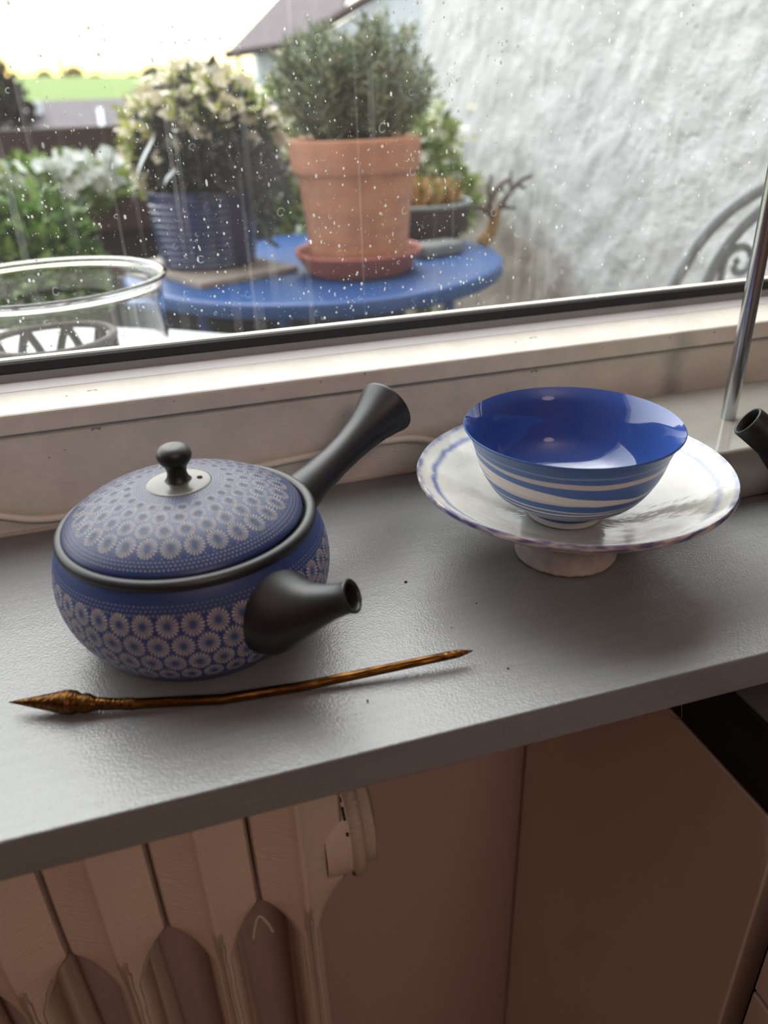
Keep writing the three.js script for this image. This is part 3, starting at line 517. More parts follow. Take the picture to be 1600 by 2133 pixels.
// terracotta pot with a grey-green shrub, its saucer
{
  const sy = TY, terra = (v) => std({ color: col('#b98a70'), roughness: 0.85, map: dataTex(512, 256, (u, w) => { const c2 = Math.cos(u * 6.283), s2 = Math.sin(u * 6.283), n = 0.05 * fbm(c2 * 2, s2 * 2, w * 7 + v, 4), lime = 0.35 * sstep(fbm(c2 * 1.2 + 4, s2 * 1.2, w * 1.5 + v, 3) - w * 1.6, -0.35, 0.25), ring = 0.05 * simplex(0.5 * c2, 0.5 * s2, w * 22); return [lerp(0.98 + n + ring, 0.92, lime), lerp(0.95 + n + ring, 0.98, lime), lerp(0.93 + n, 1.0, lime)]; }, { srgb: true }), bumpMap: stuccoBump, bumpScale: 0.0012 });
  const s = thing('saucer', 'round terracotta saucer under the big terracotta pot on the blue table', 'saucer', [0.3045, sy, -1.166]);
  part('dish', lathe([[0, 0.0005], [0.07, 0.0], [0.076, 0.002], [0.090, 0.022], [0.0955, 0.030], [0.096, 0.033], [0.0935, 0.0345], [0.090, 0.032], [0.078, 0.012], [0.0, 0.010]], 60, 80), std({ color: col('#9c5a4c'), roughness: 0.6 }), s);
  const P = thing('potted_shrub', 'grey-green bushy shrub in a large terracotta pot on the blue table', 'potted plant', [0.3060, sy + 0.0105, -1.166]);
  part('pot', lathe([[0, 0.001], [0.066, 0.0], [0.0695, 0.002], [0.0775, 0.07], [0.0845, 0.124], [0.0855, 0.1262], [0.0895, 0.1285], [0.0908, 0.131], [0.0935, 0.168], [0.0932, 0.1715], [0.0905, 0.1725], [0.087, 0.170], [0.084, 0.15], [0, 0.15]], 120, 110), terra(1), P, 'terracotta pot with a thick collar');
  part('soil', lathe([[0.0845, 0.155], [0.05, 0.159], [0, 0.160]], 12, 40), soilMat, P);
  const r = rngOf(17), stems = [], needles = [];
  for (let i = 0; i < 170; i++) {
    const left = i % 2, cx = left ? -0.044 : 0.046, a = r() * 6.283, q = Math.sqrt(r()), sx = cx * 0.62 + Math.cos(a) * 0.03 * q, sz = Math.sin(a) * 0.04 * q;
    const ex = cx + Math.cos(a) * 0.062 * q + (r() - 0.5) * 0.02, ez = Math.sin(a) * 0.075 * q + (r() - 0.5) * 0.03, ey = 0.15 + (left ? 0.15 : 0.165) * (1.06 - 0.42 * q ** 3) * (0.5 + 0.5 * Math.sqrt(r()));
    const pts = [[sx, 0.152, sz], [lerp(sx, ex, 0.35), lerp(0.152, ey, 0.45), lerp(sz, ez, 0.35)], [lerp(sx, ex, 0.8) + (r() - 0.5) * 0.01, lerp(0.152, ey, 0.8), lerp(sz, ez, 0.8)], [ex, ey, ez]], c = path(...pts);
    stems.push(new THREE.TubeGeometry(c, 8, 0.0009, 4));
    for (let k = 0; k < 66; k++) { const t = 0.22 + 0.78 * r(), p = c.getPointAt(t), T = c.getTangentAt(t), o = rdir(r); needles.push({ p, d: T.clone().multiplyScalar(0.9).add(o), n: rdir(r), l: 0.013 + 0.011 * r(), w: 0.0022 + 0.0012 * r(), k: tone(['#98a48c', '#7d8b72', '#b0b898', '#6c7a64', '#b9bea0'], r) }); }
  }
  part('stems', merge(stems), stemMat, P);
  stuff(part('foliage', blades(needles), leafMat, P));
}
// slate tile, blue ribbed pot with a drooping pale-flowered plant
{
  const s = thing('slate_tile', 'flat grey stone tile under the ribbed blue pot on the table', 'tile', [0.093, TY, -1.272], 0.405);
  part('slab', rbox(0.165, 0.009, 0.24, 0.0015, [0.0, 0.0045, 0.0]), std({ color: col('#8c8279'), roughness: 0.7, bumpMap: stuccoBump, bumpScale: 0.002 }), s);
  const P = thing('potted_flower', 'dark leafy plant with cream blossoms hanging over a ribbed blue glazed pot', 'potted plant', [0.093, TY + 0.009, -1.283]);
  const prof = [[0, 0.0005], [0.066, 0.0]]; for (let i = 0; i <= 44; i++) { const t = i / 44; prof.push([0.0725 + 0.0085 * Math.sin(Math.min(1, t * 1.15) * 1.5) + 0.0012 * Math.sin(t * 10.5 * 2 * Math.PI), 0.004 + t * 0.098]); }
  prof.push([0.0825, 0.105], [0.0835, 0.109], [0.081, 0.1115], [0.078, 0.108], [0.075, 0.09], [0, 0.09]);
  part('pot', lathe(prof, 80, 110, false), std({ color: col('#1f2d58'), roughness: 0.18, clearcoat: 0.5, clearcoatRoughness: 0.1 }), P, 'ribbed glossy blue pot with a worn rim');
  part('soil', lathe([[0.076, 0.097], [0.04, 0.102], [0, 0.103]], 12, 40), soilMat, P);
  const r = rngOf(23), st = [];
  for (let i = 0; i < 22; i++) { const a = r() * 6.283, q = 0.3 + 0.7 * r(); st.push(tube([[Math.cos(a) * 0.02, 0.1, Math.sin(a) * 0.02], [Math.cos(a) * 0.05 * q, 0.17, Math.sin(a) * 0.05 * q], [Math.cos(a) * 0.1 * q, 0.2, Math.sin(a) * 0.1 * q], [Math.cos(a) * 0.13 * q, 0.14, Math.sin(a) * 0.13 * q]], 0.0013, 10, 5)); }
  part('stems', merge(st), std({ color: col('#4d5233'), roughness: 0.9 }), P);
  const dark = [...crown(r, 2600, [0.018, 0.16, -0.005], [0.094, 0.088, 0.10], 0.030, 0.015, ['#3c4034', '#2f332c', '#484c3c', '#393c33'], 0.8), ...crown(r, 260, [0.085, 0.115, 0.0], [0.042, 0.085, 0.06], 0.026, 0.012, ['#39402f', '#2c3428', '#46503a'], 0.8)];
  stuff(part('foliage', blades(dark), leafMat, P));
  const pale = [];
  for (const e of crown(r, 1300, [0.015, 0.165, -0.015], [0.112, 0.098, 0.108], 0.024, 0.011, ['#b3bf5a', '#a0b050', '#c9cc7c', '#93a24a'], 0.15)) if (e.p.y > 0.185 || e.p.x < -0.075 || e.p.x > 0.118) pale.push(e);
  stuff(part('lit_leaves', blades(pale), leafMat, P, 'yellow-green leaves round the edge with the light put into their colour'));  // paler leaves on top and edges: backlight put into the colour
  const sp = []; for (let i = 0; i < 230; i++) { const a = r() * 6.283, q = r() * 0.98, u = Math.PI * (0.5 - 0.5 * q); sp.push([0.015 + 0.12 * Math.cos(a) * Math.cos(u), 0.165 + 0.098 * Math.sin(u) + (r() - 0.5) * 0.02, -0.015 + 0.105 * Math.sin(a) * Math.cos(u)]); }
  for (const [x, y] of [[-0.085, 0.13], [-0.09, 0.15], [-0.08, 0.11], [-0.088, 0.12], [0.118, 0.17], [0.122, 0.155], [0.124, 0.14], [0.124, 0.125]]) for (let i = 0; i < 3; i++) sp.push([x + (r() - 0.5) * 0.01, y + (r() - 0.5) * 0.01, 0.03 * r()]);
  stuff(part('blossoms', blades(flowers(r, sp, 0.012, ['#ece5cf', '#e2dcc6', '#f2eddd', '#d6cfb4'])), petalMat, P, 'cream blossoms'));
  const lvm = std({ color: col('#b9c2c6'), roughness: 0.6 });   // two long grey-white leaves that hang down at the left
  for (const [x0, y0, x1, y1] of [[-0.058, 0.185, -0.105, 0.098], [-0.035, 0.145, -0.062, 0.112]]) part('hanging_leaf', sweep(path([x0, y0, 0.085], [lerp(x0, x1, 0.45) - 0.004, lerp(y0, y1, 0.4), 0.1], [x1, y1, 0.1]), rowsOf((t) => 0.0005 + 0.0042 * Math.sin(Math.PI * Math.pow(t, 0.7)), 24), 10, [1, 0.16]), lvm, P, 'pale grey hanging leaf');
}
// dark planter with succulents, driftwood, pale prop, dark box added to fill the shade
{
  const P = thing('succulent_planter', 'dark low planter of reddish and yellow succulents beside the terracotta pot', 'potted plant', [0.462, TY, -1.348]);
  const st = std({ color: col('#4a403c'), roughness: 0.8, bumpMap: stuccoBump, bumpScale: 0.004 });
  part('pot', lathe([[0, 0.0005], [0.06, 0], [0.066, 0.003], [0.078, 0.022], [0.088, 0.05], [0.091, 0.064], [0.090, 0.068], [0.086, 0.067], [0.082, 0.055], [0, 0.052]], 50, 70), st, P);
  part('rim', lathe([[0.0885, 0.066], [0.0925, 0.066], [0.093, 0.0695], [0.0905, 0.0725], [0.0865, 0.071], [0.0865, 0.067]], 20, 70), std({ color: col('#7d8684'), roughness: 0.5 }), P, 'grey-green rim');
  part('soil', lathe([[0.083, 0.062], [0, 0.064]], 8, 40), soilMat, P);
  const r = rngOf(61), red = [], yel = [];
  for (let i = 0; i < 90; i++) { const a = r() * 6.283, q = 0.078 * Math.sqrt(r()); const x = Math.cos(a) * q, z = Math.sin(a) * q, list = x > -0.035 && x < 0.05 && r() < 0.8 ? yel : red; for (let k = 0; k < 9; k++) list.push({ p: V(x, 0.064, z), d: V(Math.cos(k * 0.7) * 0.5 + (r() - 0.5), 1.2, Math.sin(k * 0.7) * 0.5 + (r() - 0.5)), n: rdir(r), l: (list === yel ? 0.04 : 0.024) * (0.6 + 0.8 * r()), w: 0.0065, k: tone(list === yel ? ['#b98f52', '#c9a26a', '#a98a4a', '#8f9a52'] : ['#6d4237', '#7b5140', '#8b5a44', '#5f4a3c'], r) }); }
  stuff(part('red_leaves', blades(red), leafMat, P, 'reddish succulent leaves')); stuff(part('yellow_leaves', blades(yel), leafMat, P, 'tall yellowish leaves'));
  const d = thing('driftwood', 'dark branched antler-like piece of wood leaning by the white wall', 'branch', [0.585, TY, -1.30]);
  const wood = std({ color: col('#6f6356'), roughness: 0.85, bumpMap: stuccoBump, bumpScale: 0.003 });
  const br = (pts, r0, r1, m = wood, n = 'twig') => part(n, sweep(path(...pts), rowsOf((t) => lerp(r0, r1, t) * (t > 0.97 ? 0.6 : 1), 20), 10), m, d);
  br([[-0.022, 0.0, 0.0], [-0.006, 0.018, 0], [0.0, 0.036, 0], [0.004, 0.056, 0]], 0.012, 0.009, std({ color: col('#94794c'), roughness: 0.8 }), 'trunk').userData.label = 'ochre yellow lower stem';
  br([[0.004, 0.050, 0], [0.014, 0.064, 0], [0.028, 0.080, 0], [0.042, 0.096, 0.004], [0.058, 0.104, 0.006], [0.066, 0.105, 0.006]], 0.0065, 0.003);
  br([[-0.004, 0.050, 0], [-0.012, 0.062, 0.004], [-0.006, 0.078, 0.006], [0.006, 0.094, 0.008], [0.020, 0.101, 0.008], [0.028, 0.1, 0.008]], 0.0062, 0.003);
  br([[0.030, 0.083, 0], [0.029, 0.098, -0.002], [0.031, 0.115, -0.003]], 0.004, 0.0025);
  br([[0.040, 0.094, 0.004], [0.048, 0.088, 0.006], [0.056, 0.087, 0.006]], 0.004, 0.002);
  br([[0.0, 0.09, 0.007], [0.01, 0.086, 0.009], [0.014, 0.082, 0.009]], 0.0035, 0.0018);
  br([[0.012, 0.060, 0], [0.026, 0.056, 0.003], [0.040, 0.055, 0.004]], 0.004, 0.002);
  br([[-0.012, 0.072, 0.004], [-0.014, 0.092, 0.004], [-0.008, 0.112, 0.004]], 0.0035, 0.002);
  br([[-0.004, 0.046, 0.004], [-0.03, 0.060, 0.012], [-0.05, 0.064, 0.02]], 0.006, 0.004);
  const g = thing('stone_slab', 'flat grey stone lying on the table before the dark planter', 'stone', [0.452, TY, -1.232], 0.3);
  const sg = rbox(0.085, 0.022, 0.05, 0.008, [0, 0.011, 0]); part('stone', sg, std({ color: col('#77797a'), roughness: 0.8, bumpMap: stuccoBump, bumpScale: 0.005 }), g);
  const sb = thing('shade_filler_box', 'dark slim box added to fill the deep shade under the blue table', 'box', [0.225, FLOOR_OUT, -1.562]), dkb = std({ color: col('#12151b'), roughness: 0.7 });  // dark box added to stand in for the shade under the table
  part('body', rbox(0.54, 0.64, 0.065, 0.006, [0, 0.32, 0]), dkb, sb); part('lid', rbox(0.55, 0.035, 0.072, 0.006, [0, 0.657, 0]), dkb, sb);
  const p = thing('wooden_stake', 'pale wooden stake standing behind the blue table legs', 'stake', [0.538, FLOOR_OUT, -1.62]);
  part('post', rbox(0.016, 0.565, 0.016, 0.002, [0, 0.2825, 0]), std({ color: col('#d2cdb4'), roughness: 0.8 }), p);
}
// white table under the window with a glass lantern and an iron holder in it
{
  const t = thing('garden_table', 'white garden table just outside the window carrying the glass lantern', 'table', [0, FLOOR_OUT, 0]);
  const wm = std({ color: col('#a2a5a6'), roughness: 0.6 }), y = -0.012 - FLOOR_OUT;
  const s = new THREE.Shape([[-0.62, 0.55], [0.16, 0.55], [0.165, 0.745], [0.106, 0.782], [0.0645, 0.809], [0.010, 0.852], [-0.069, 0.901], [-0.17, 0.935], [-0.40, 0.98], [-0.62, 0.98]].map(([a, b]) => new THREE.Vector2(a, b)));
  const g = new THREE.ExtrudeGeometry(s, { depth: 0.018, bevelEnabled: true, bevelSize: 0.003, bevelThickness: 0.003, bevelSegments: 2 }); g.rotateX(-Math.PI / 2); g.translate(0, y - 0.021, 0);
  part('tabletop', uvMetres(g), wm, t);
  for (const [x, z] of [[-0.55, -0.6], [0.1, -0.6], [0.0, -0.76], [-0.55, -0.86]]) part('leg', rbox(0.03, y - 0.02, 0.03, 0.003, [x, (y - 0.02) / 2, z]), wm, t);
  const L = thing('glass_lantern', 'clear round glass lantern standing on the white table outside the pane', 'lantern', [-0.078, -0.012, -0.640]);
  const glass = std({ color: 0xffffff, transmission: 1, thickness: 0.003, roughness: 0.02, ior: 1.5 });
  const gp = [[0, 0.0005], [0.066, 0.0005], [0.076, 0.004], [0.0815, 0.012], [0.0855, 0.09], [0.0868, 0.0945], [0.089, 0.0962], [0.0905, 0.0985], [0.0893, 0.1005], [0.0868, 0.1005], [0.0848, 0.0985], [0.0832, 0.094], [0.0788, 0.014], [0.074, 0.0075], [0.064, 0.0045], [0, 0.0045]];
  part('glass_cylinder', lathe(gp, 140, 120), glass, L);
  const h = thing('candle_holder', 'dark iron ring with zigzag struts inside the glass lantern', 'candle holder', [-0.0825, -0.0070, -0.640]);
  const iron = std({ color: col('#2c221e'), roughness: 0.6, metalness: 0.3 });
  part('upper_ring', new THREE.TorusGeometry(0.047, 0.0032, 12, 80).rotateX(Math.PI / 2).translate(0, 0.050, 0), iron, h);
  part('lower_ring', new THREE.TorusGeometry(0.043, 0.003, 12, 80).rotateX(Math.PI / 2).translate(0, 0.0035, 0), iron, h);
  const N = 9; for (let i = 0; i < N; i++) { const a = (i / N) * 6.283, b = ((i + 0.5) / N) * 6.283, c = ((i + 1) / N) * 6.283, q = (t2, r, y2) => [Math.cos(t2) * r, y2, Math.sin(t2) * r]; part('strut', tube([q(a, 0.046, 0.05), q(lerp(a, b, 0.5), 0.046, 0.03), q(b, 0.043, 0.004), q(lerp(b, c, 0.5), 0.046, 0.03), q(c, 0.046, 0.05)], 0.0034, 30, 8), iron, h); }
}
// bistro chair at the right
{
  const c = thing('garden_chair', 'grey metal garden chair with an arched scrollwork back by the white wall', 'chair', [0, FLOOR_OUT, -0.8]);
  const gm = std({ color: col('#777d80'), roughness: 0.5 }), H = -FLOOR_OUT;
  const flat = (pts, r, n, f = [0.75, 1]) => part(n, sweep(path(...pts), rowsOf(() => r * 1.3, 60), 12, f), gm, c);
  flat([[0.572, H - 0.32, 0], [0.578, H - 0.15, 0], [0.590, H - 0.03, 0], [0.610, H + 0.018, 0], [0.637, H + 0.054, 0], [0.671, H + 0.079, 0], [0.706, H + 0.094, 0], [0.735, H + 0.096, 0], [0.765, H + 0.085, 0], [0.79, H + 0.06, 0], [0.806, H + 0.02, 0], [0.815, H - 0.15, 0], [0.818, H - 0.32, 0]], 0.0062, 'back_arch');
  flat([[0.612, H - 0.32, 0.002], [0.615, H - 0.12, 0.002], [0.640, H - 0.016, 0.002], [0.651, H + 0.014, 0.002], [0.671, H + 0.043, 0.002], [0.690, H + 0.060, 0.002], [0.708, H + 0.071, 0.002], [0.735, H + 0.074, 0.002], [0.76, H + 0.05, 0.002], [0.775, H - 0.02, 0.002], [0.78, H - 0.32, 0.002]], 0.0058, 'inner_arch');
  const sp = []; for (let i = 0; i <= 22; i++) { const a = 2.95 - (i / 22) * 7.0, r = 0.021 * Math.pow(1 - i / 28, 1.15) + 0.002; sp.push([0.684 + Math.cos(a) * r, H + 0.010 + Math.sin(a) * r, 0.003]); }
  flat([[0.655, H - 0.16, 0.003], [0.657, H - 0.06, 0.003], [0.660, H - 0.014, 0.003], ...sp], 0.0035, 'scroll');
  const seat = new THREE.CylinderGeometry(0.17, 0.17, 0.02, 48); seat.translate(0.695, 0.45, 0.13); part('seat', seat, gm, c);
  for (const [x, z, x2, z2] of [[0.575, 0.0, 0.56, -0.05], [0.815, 0, 0.825, -0.05], [0.58, 0.25, 0.56, 0.27], [0.81, 0.25, 0.825, 0.27]]) part('leg', tube([[x, 0.46, z], [(x + x2) / 2, 0.2, (z + z2) / 2], [x2, 0.002, z2]], 0.008, 20, 10), gm, c);
}
// railing, flower box, green plants
{
  const R = thing('railing', 'dark brown wooden balcony railing with one broad top rail', 'railing', [0, FLOOR_OUT, -2.3]);
  const w = std({ color: col('#3a2823'), roughness: 0.7, bumpMap: paintBump, bumpScale: 0.002 }), H = -FLOOR_OUT;
  part('top_rail', rbox(4.0, 0.067, 0.05, 0.006, [-1.16, H + 0.126, 0]), w, R);
  for (const x of [-2.6, -1.5, -0.62, 0.78]) part('post', rbox(0.07, H + 0.0925, 0.05, 0.004, [x, (H + 0.0925) / 2, -0.002]), w, R);
  part('lower_rail', rbox(4.0, 0.05, 0.04, 0.005, [-1.16, 0.12, 0]), w, R);
  for (let i = 0; i < 26; i++) part('baluster', rbox(0.03, H - 0.05, 0.02, 0.003, [-3.05 + i * 0.15, 0.145 + (H - 0.05) / 2, 0]), w, R);
  const B = thing('flower_box', 'long brown flower box of trailing green plants with white flowers', 'planter', [-0.18, 0, -2.0]);
  const bw = std({ color: col('#3c2421'), roughness: 0.6 }), bl = [];
  part('trough', merge(rbox(0.44, 0.07, 0.008, 0.003, [0, -0.01, 0.07]), rbox(0.44, 0.07, 0.008, 0.003, [0, -0.01, -0.07]), rbox(0.008, 0.07, 0.14, 0.003, [-0.217, -0.01, 0]), rbox(0.008, 0.07, 0.14, 0.003, [0.217, -0.01, 0]), rbox(0.44, 0.008, 0.14, 0.002, [0, -0.041, 0])), bw, B);
  part('soil', rbox(0.42, 0.02, 0.125, 0.004, [0, 0.008, 0]), soilMat, B);
  part('stand', rbox(0.5, -FLOOR_OUT - 0.047, 0.1, 0.004, [0.01, (FLOOR_OUT - 0.047) / 2 - 0.0005, -0.01]), std({ color: col('#1d1614'), roughness: 0.8 }), B, 'dark board added for the darkness below the flower box');  // dark panel added to make the space below the trough dark
  const r = rngOf(83);
  stuff(part('foliage', blades([...crown(r, 1500, [-0.02, 0.045, 0.02], [0.25, 0.055, 0.1], 0.034, 0.013, ['#7f9f42', '#93ad55', '#6a8a3a', '#a9b56a', '#5f7d3a'], 0.7)]), leafMat, B));
  const fs = []; for (let i = 0; i < 46; i++) fs.push([lerp(0.02, 0.16, r()) - 0.01, lerp(0.035, 0.115, r()), 0.09 + 0.03 * r()]); for (let i = 0; i < 10; i++) fs.push([lerp(-0.12, 0.0, r()), lerp(0.05, 0.1, r()), 0.1]);
  stuff(part('blossoms', blades(flowers(r, fs, 0.02, ['#dfe3de', '#eceeea', '#cdd4cf'])), petalMat, B, 'white blossoms'));
}
function pottedBush(name, label, at, potR, potH, crowns, leaf, hexes, seed, potHex, extra) {
  const P = thing(name, label, 'potted plant', at), r = rngOf(seed), st = [];
  part('pot', lathe([[0, 0.0005], [potR * 0.72, 0], [potR * 0.76, 0.004], [potR * 0.97, potH - 0.03], [potR, potH - 0.028], [potR, potH], [potR * 0.93, potH], [potR * 0.9, potH - 0.04], [0, potH - 0.04]], 50, 50, false), std({ color: col(potHex), roughness: 0.7 }), P);
  part('soil', lathe([[potR * 0.91, potH - 0.025], [0, potH - 0.02]], 6, 30), soilMat, P);
  let all = [];
  for (const [c, rad, n] of crowns) { all = all.concat(crown(r, n, c, rad, leaf[0], leaf[1], hexes, 0.75)); for (let i = 0; i < 7; i++) { const d = rdir(r); st.push(tube([[d.x * potR * 0.4, potH - 0.03, d.z * potR * 0.4], [lerp(0, c[0], 0.5) + d.x * 0.02, lerp(potH, c[1], 0.5), lerp(0, c[2], 0.5)], [c[0] + d.x * rad[0] * 0.7, c[1] + d.y * rad[1] * 0.7, c[2] + d.z * rad[2] * 0.7]], 0.0022, 10, 5)); } }
  part('stems', merge(st), stemMat, P);
  stuff(part('foliage', blades(all), leafMat, P));
  if (extra) extra(P, r);
  return P;
}
pottedBush('potted_herb', 'bright green leafy bush at the left edge before the flower box', [-0.195, FLOOR_OUT, -1.45], 0.12, 0.34, [[[0.0, 0.70, 0], [0.125, 0.115, 0.12], 1900], [[0.03, 0.76, -0.02], [0.08, 0.08, 0.08], 500], [[0.0, 0.5, 0], [0.12, 0.18, 0.12], 700]], [0.03, 0.014], ['#5f8038', '#6f9443', '#4c6a2f', '#7fa04c', '#3d5628'], 201, '#3a2f2b');
pottedBush('potted_flower', 'tall yellow-green plant with a purple flower behind the terracotta pot', [0.30, FLOOR_OUT, -1.75], 0.13, 0.3, [[[-0.01, 0.895, 0], [0.085, 0.08, 0.08], 700], [[-0.03, 0.81, 0], [0.11, 0.09, 0.09], 800], [[0.0, 0.66, 0], [0.1, 0.18, 0.1], 600]], [0.036, 0.015], ['#8faa45', '#a5b85a', '#74903c', '#b6bd72', '#5d7a36'], 202, '#52403a', (P, r) => {
  stuff(part('purple_blossom', blades(flowers(r, [[-0.026, 0.940, 0.1], [-0.020, 0.930, 0.1]], 0.016, ['#5b3a86', '#6a4a9a'])), petalMat, P, 'purple blossom'));
  const w = []; for (let i = 0; i < 30; i++) w.push([(r() - 0.5) * 0.17, 0.80 + r() * 0.17, 0.07 + 0.03 * r()]); stuff(part('blossoms', blades(flowers(r, w, 0.014, ['#e9e6d0', '#d9dcc0'])), petalMat, P, 'cream blossoms'));
});
pottedBush('potted_flower', 'light green plant with small cream flowers between terracotta pot and white wall', [0.60, FLOOR_OUT, -1.80], 0.12, 0.3, [[[0.02, 0.83, 0], [0.095, 0.11, 0.09], 900], [[0.06, 0.74, 0], [0.11, 0.08, 0.09], 700], [[0.0, 0.6, 0], [0.09, 0.16, 0.09], 500]], [0.034, 0.014], ['#8ca055', '#9fb168', '#748a48', '#b0b880'], 203, '#3f3833', (P, r) => {
  const w = []; for (let i = 0; i < 34; i++) w.push([0.02 + (r() - 0.3) * 0.16, 0.78 + r() * 0.16, 0.07 + 0.03 * r()]); stuff(part('blossoms', blades(flowers(r, w, 0.013, ['#e9e8d8', '#dfe2cd'])), petalMat, P, 'cream blossoms'));
});

// ───────────────────────── beyond the terrace ─────────────────────────
const roofTex = dataTex(512, 512, (u, v) => { const n = 0.06 * fbm(u * 12, v * 12, 5, 4), row = 0.05 * Math.sin(v * 200); return [0.49 + n + row, 0.46 + n + row, 0.465 + n + row]; }, { srgb: true });
{
  // neighbour's low building whose roof shows over the railing
  const b = thing('neighbour_building', 'long low building with a grey-violet tiled roof beyond the railing', 'building', [0, 0, -30]);
  const slope = new THREE.BufferGeometry();
  const bw = std({ color: col('#b9b2ab'), roughness: 0.9 });
  part('wall', rbox(13, 4.2, 5, 0.02, [-4.5, -4.4, -2.4]), bw, b);
  const rs = new THREE.Shape([[0.5, -2.35], [-2.4, 0.46], [-5.3, -2.35]].map(([a, q]) => new THREE.Vector2(a, q)));
  const rg = new THREE.ExtrudeGeometry(rs, { depth: 13.6, bevelEnabled: false }); rg.applyMatrix4(new THREE.Matrix4().makeBasis(V(0, 0, 1), V(0, 1, 0), V(1, 0, 0))); rg.translate(-11.6, 0, 0); flip(rg);
  part('roof', uvMetres(rg), std({ map: roofTex, roughness: 0.85 }), b);
  const fl2 = rbox(0.17, 0.06, 1.55, 0.01); fl2.rotateX(0.77); fl2.rotateZ(0.0); fl2.translate(-0.78, -0.38, -1.5); part('skylight_strip', fl2, std({ color: col('#d9e4e6'), roughness: 0.3 }), b, 'pale strip along the roof');
  const ch = rbox(0.5, 0.4, 0.5, 0.02, [-2.9, 0.25, -1.9]); part('dormer', ch, std({ color: col('#cfd0d6'), roughness: 0.7 }), b);
}
{
  // house at the upper right: roof with an eave towards us, white gable wing
  const h = thing('house', 'house with grey roof, dark eaves and pale walls rising behind the plants', 'house', [0, 0, -14]);
  const wallM = std({ color: col('#d5d9de'), roughness: 0.9 }), dk = std({ color: col('#493c3a'), roughness: 0.7 }), rm = std({ map: roofTex, color: col('#cfc9cb'), roughness: 0.8 });
  const poly = (pts, thick, m, n) => { // a slab over the given corners, thickened downwards
    const pos = [], idx = [], N = pts.length; for (const k of [0, 1]) for (const p of pts) pos.push(p[0], p[1] - k * thick, p[2] - k * thick * 0.3);
    for (let i = 1; i < N - 1; i++) idx.push(0, i, i + 1, N, N + i + 1, N + i); for (let i = 0; i < N; i++) { const j = (i + 1) % N; idx.push(i, N + i, j, j, N + i, N + j); }
    const g = new THREE.BufferGeometry(); g.setAttribute('position', new THREE.Float32BufferAttribute(pos, 3)); g.setIndex(idx); const f = g.toNonIndexed(); f.computeVertexNormals(); return part(n, uvMetres(f), m, h);
  };
  poly([[1.66, 0.865, 0.1], [2.70, 0.985, 0.1], [3.2, 1.04, 0.1], [5.6, 3.25, -3.4], [4.62, 3.1, -3.4]], 0.07, rm, 'roof');
  part('gutter', tube([[1.64, 0.85, 0.13], [2.2, 0.915, 0.13], [2.75, 0.98, 0.13]], 0.06, 12, 8), dk, h);
  part('wall', rbox(3.2, 4.5, 0.5, 0.01, [3.79, -1.35, -0.5]), wallM, h);
  part('porch_post', rbox(0.05, 4.0, 0.05, 0.004, [1.86, -1.15, 0.0]), dk, h);
  part('porch_post', rbox(0.06, 4.0, 0.06, 0.004, [2.16, -1.15, 0.0]), wallM, h);
  const gs = new THREE.Shape([[2.3, -3.6], [5.6, -3.6], [5.6, 1.95], [4.6, 1.95], [2.72, 1.02], [2.3, 0.93]].map(([a, q]) => new THREE.Vector2(a, q))), gg = new THREE.ExtrudeGeometry(gs, { depth: 0.2, bevelEnabled: false }); gg.translate(0.3, 0, 0.2);
  part('gable_wall', uvMetres(gg), wallM, h);
  part('bargeboard', tube([[2.62, 0.96, 0.46], [3.5, 1.36, 0.46], [4.4, 1.79, 0.46], [5.2, 2.2, 0.46]], 0.075, 10, 8), dk, h);
}
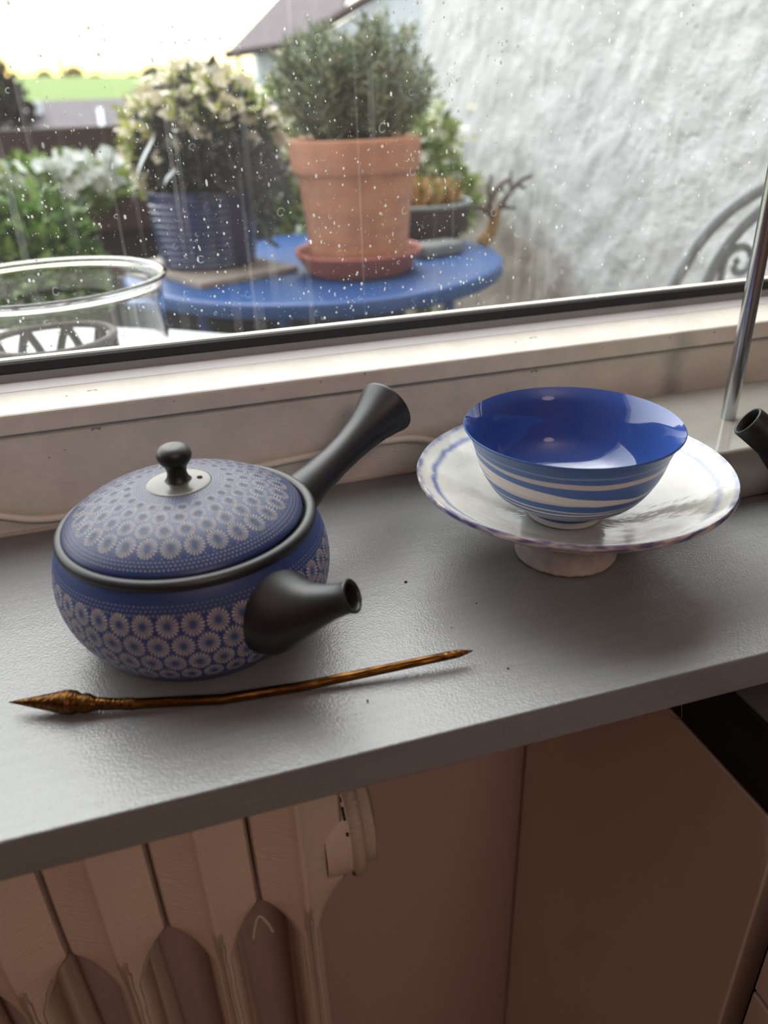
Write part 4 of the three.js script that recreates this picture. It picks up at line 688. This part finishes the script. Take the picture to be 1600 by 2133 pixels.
{
  const gr = (n) => std({ color: col(n), roughness: 1 });
  const g = new THREE.PlaneGeometry(900, 420, 60, 40); g.rotateX(-Math.PI / 2); g.translate(0, 0, -245);
  const p = g.attributes.position;
  for (let i = 0; i < p.count; i++) { const z = p.getZ(i), x = p.getX(i); const t = sstep(-z, 38, 330); p.setY(i, SILL - 4.5 + t * 13.9 - x * 0.022 * t + 0.25 * simplex(x * 0.02, z * 0.02, 3)); }
  g.computeVertexNormals(); const f = uvMetres(g);
  const field = struct('field', f, std({ color: col('#66793a'), roughness: 1 }));
  const yard = new THREE.BoxGeometry(120, 0.4, 60); yard.translate(0, SILL - 4.7, -31); struct('ground', uvMetres(yard), gr('#6b6f52'));
  // trees and bushes on the skyline and in the gardens
  function tree(name, label, x, y, z, w, h, hexes, seed, n = 420) {
    const T = thing(name, label, 'tree', [x, y, z]), r = rngOf(seed);
    part('trunk', sweep(path([0, 0, 0], [w * 0.02, h * 0.3, 0], [0, h * 0.6, 0]), rowsOf((t) => w * 0.05 * (1 - 0.6 * t), 8), 8), stemMat, T);
    stuff(part('foliage', blades([...crown(r, n, [0, h * 0.6, 0], [w * 0.5, h * 0.42, w * 0.4], w * 0.13, w * 0.09, hexes, 0.8)]), std({ vertexColors: true, roughness: 1 }), T));
  }
  const dg = ['#4f5a44', '#5b6650', '#465040'];
  tree('garden_tree', 'dark leafy tree at the left edge beside the low roof', -2.55, -2.6, -20, 1.5, 3.9, ['#3c342f', '#463d36', '#332d29'], 301, 1600);
  tree('distant_tree', 'round dark bush on the skyline at the far left', -20.6, 6.9, -280, 4.6, 3.2, dg, 302);
  tree('distant_tree', 'dark bush beside the tall mast on the skyline', -12.2, 6.7, -280, 5.4, 4.3, dg, 303);
  tree('distant_tree', 'low wide bush right of the mast on the skyline', -6.5, 6.4, -280, 4.0, 2.6, dg, 304);
  tree('distant_tree', 'small bush midway along the green skyline', 4.6, 6.3, -280, 3.6, 2.5, dg, 305);
  tree('distant_tree', 'widest dark bush on the green skyline above the flowers', 11.6, 5.9, -280, 8.6, 4.2, dg, 306);
  tree('distant_tree', 'bush on the skyline just left of the house roof', 26.5, 5.6, -280, 6.5, 3.6, dg, 307);
  tree('garden_tree', 'grey-brown garden shrub at the right end of the field', 0.9, -3.4, -42, 2.6, 4.2, ['#8d8578', '#7d776a', '#6e6d58'], 308, 700);
  const m = thing('mast', 'thin tall mast on the skyline at the far left', 'mast', [-15.4, 7.2, -282]);
  part('shaft', sweep(path([0, 0, 0], [-0.2, 6, 0], [-0.5, 12.6, 0]), rowsOf((t) => 0.6 - 0.4 * t, 10), 8), std({ color: col('#b9a58c'), roughness: 0.8 }), m);
  const mb = rbox(1.1, 1.0, 0.8, 0.1, [-0.1, 3.2, 0]); part('platform', mb, std({ color: col('#a08f7a'), roughness: 0.8 }), m);
}
renderer.render(scene, camera);
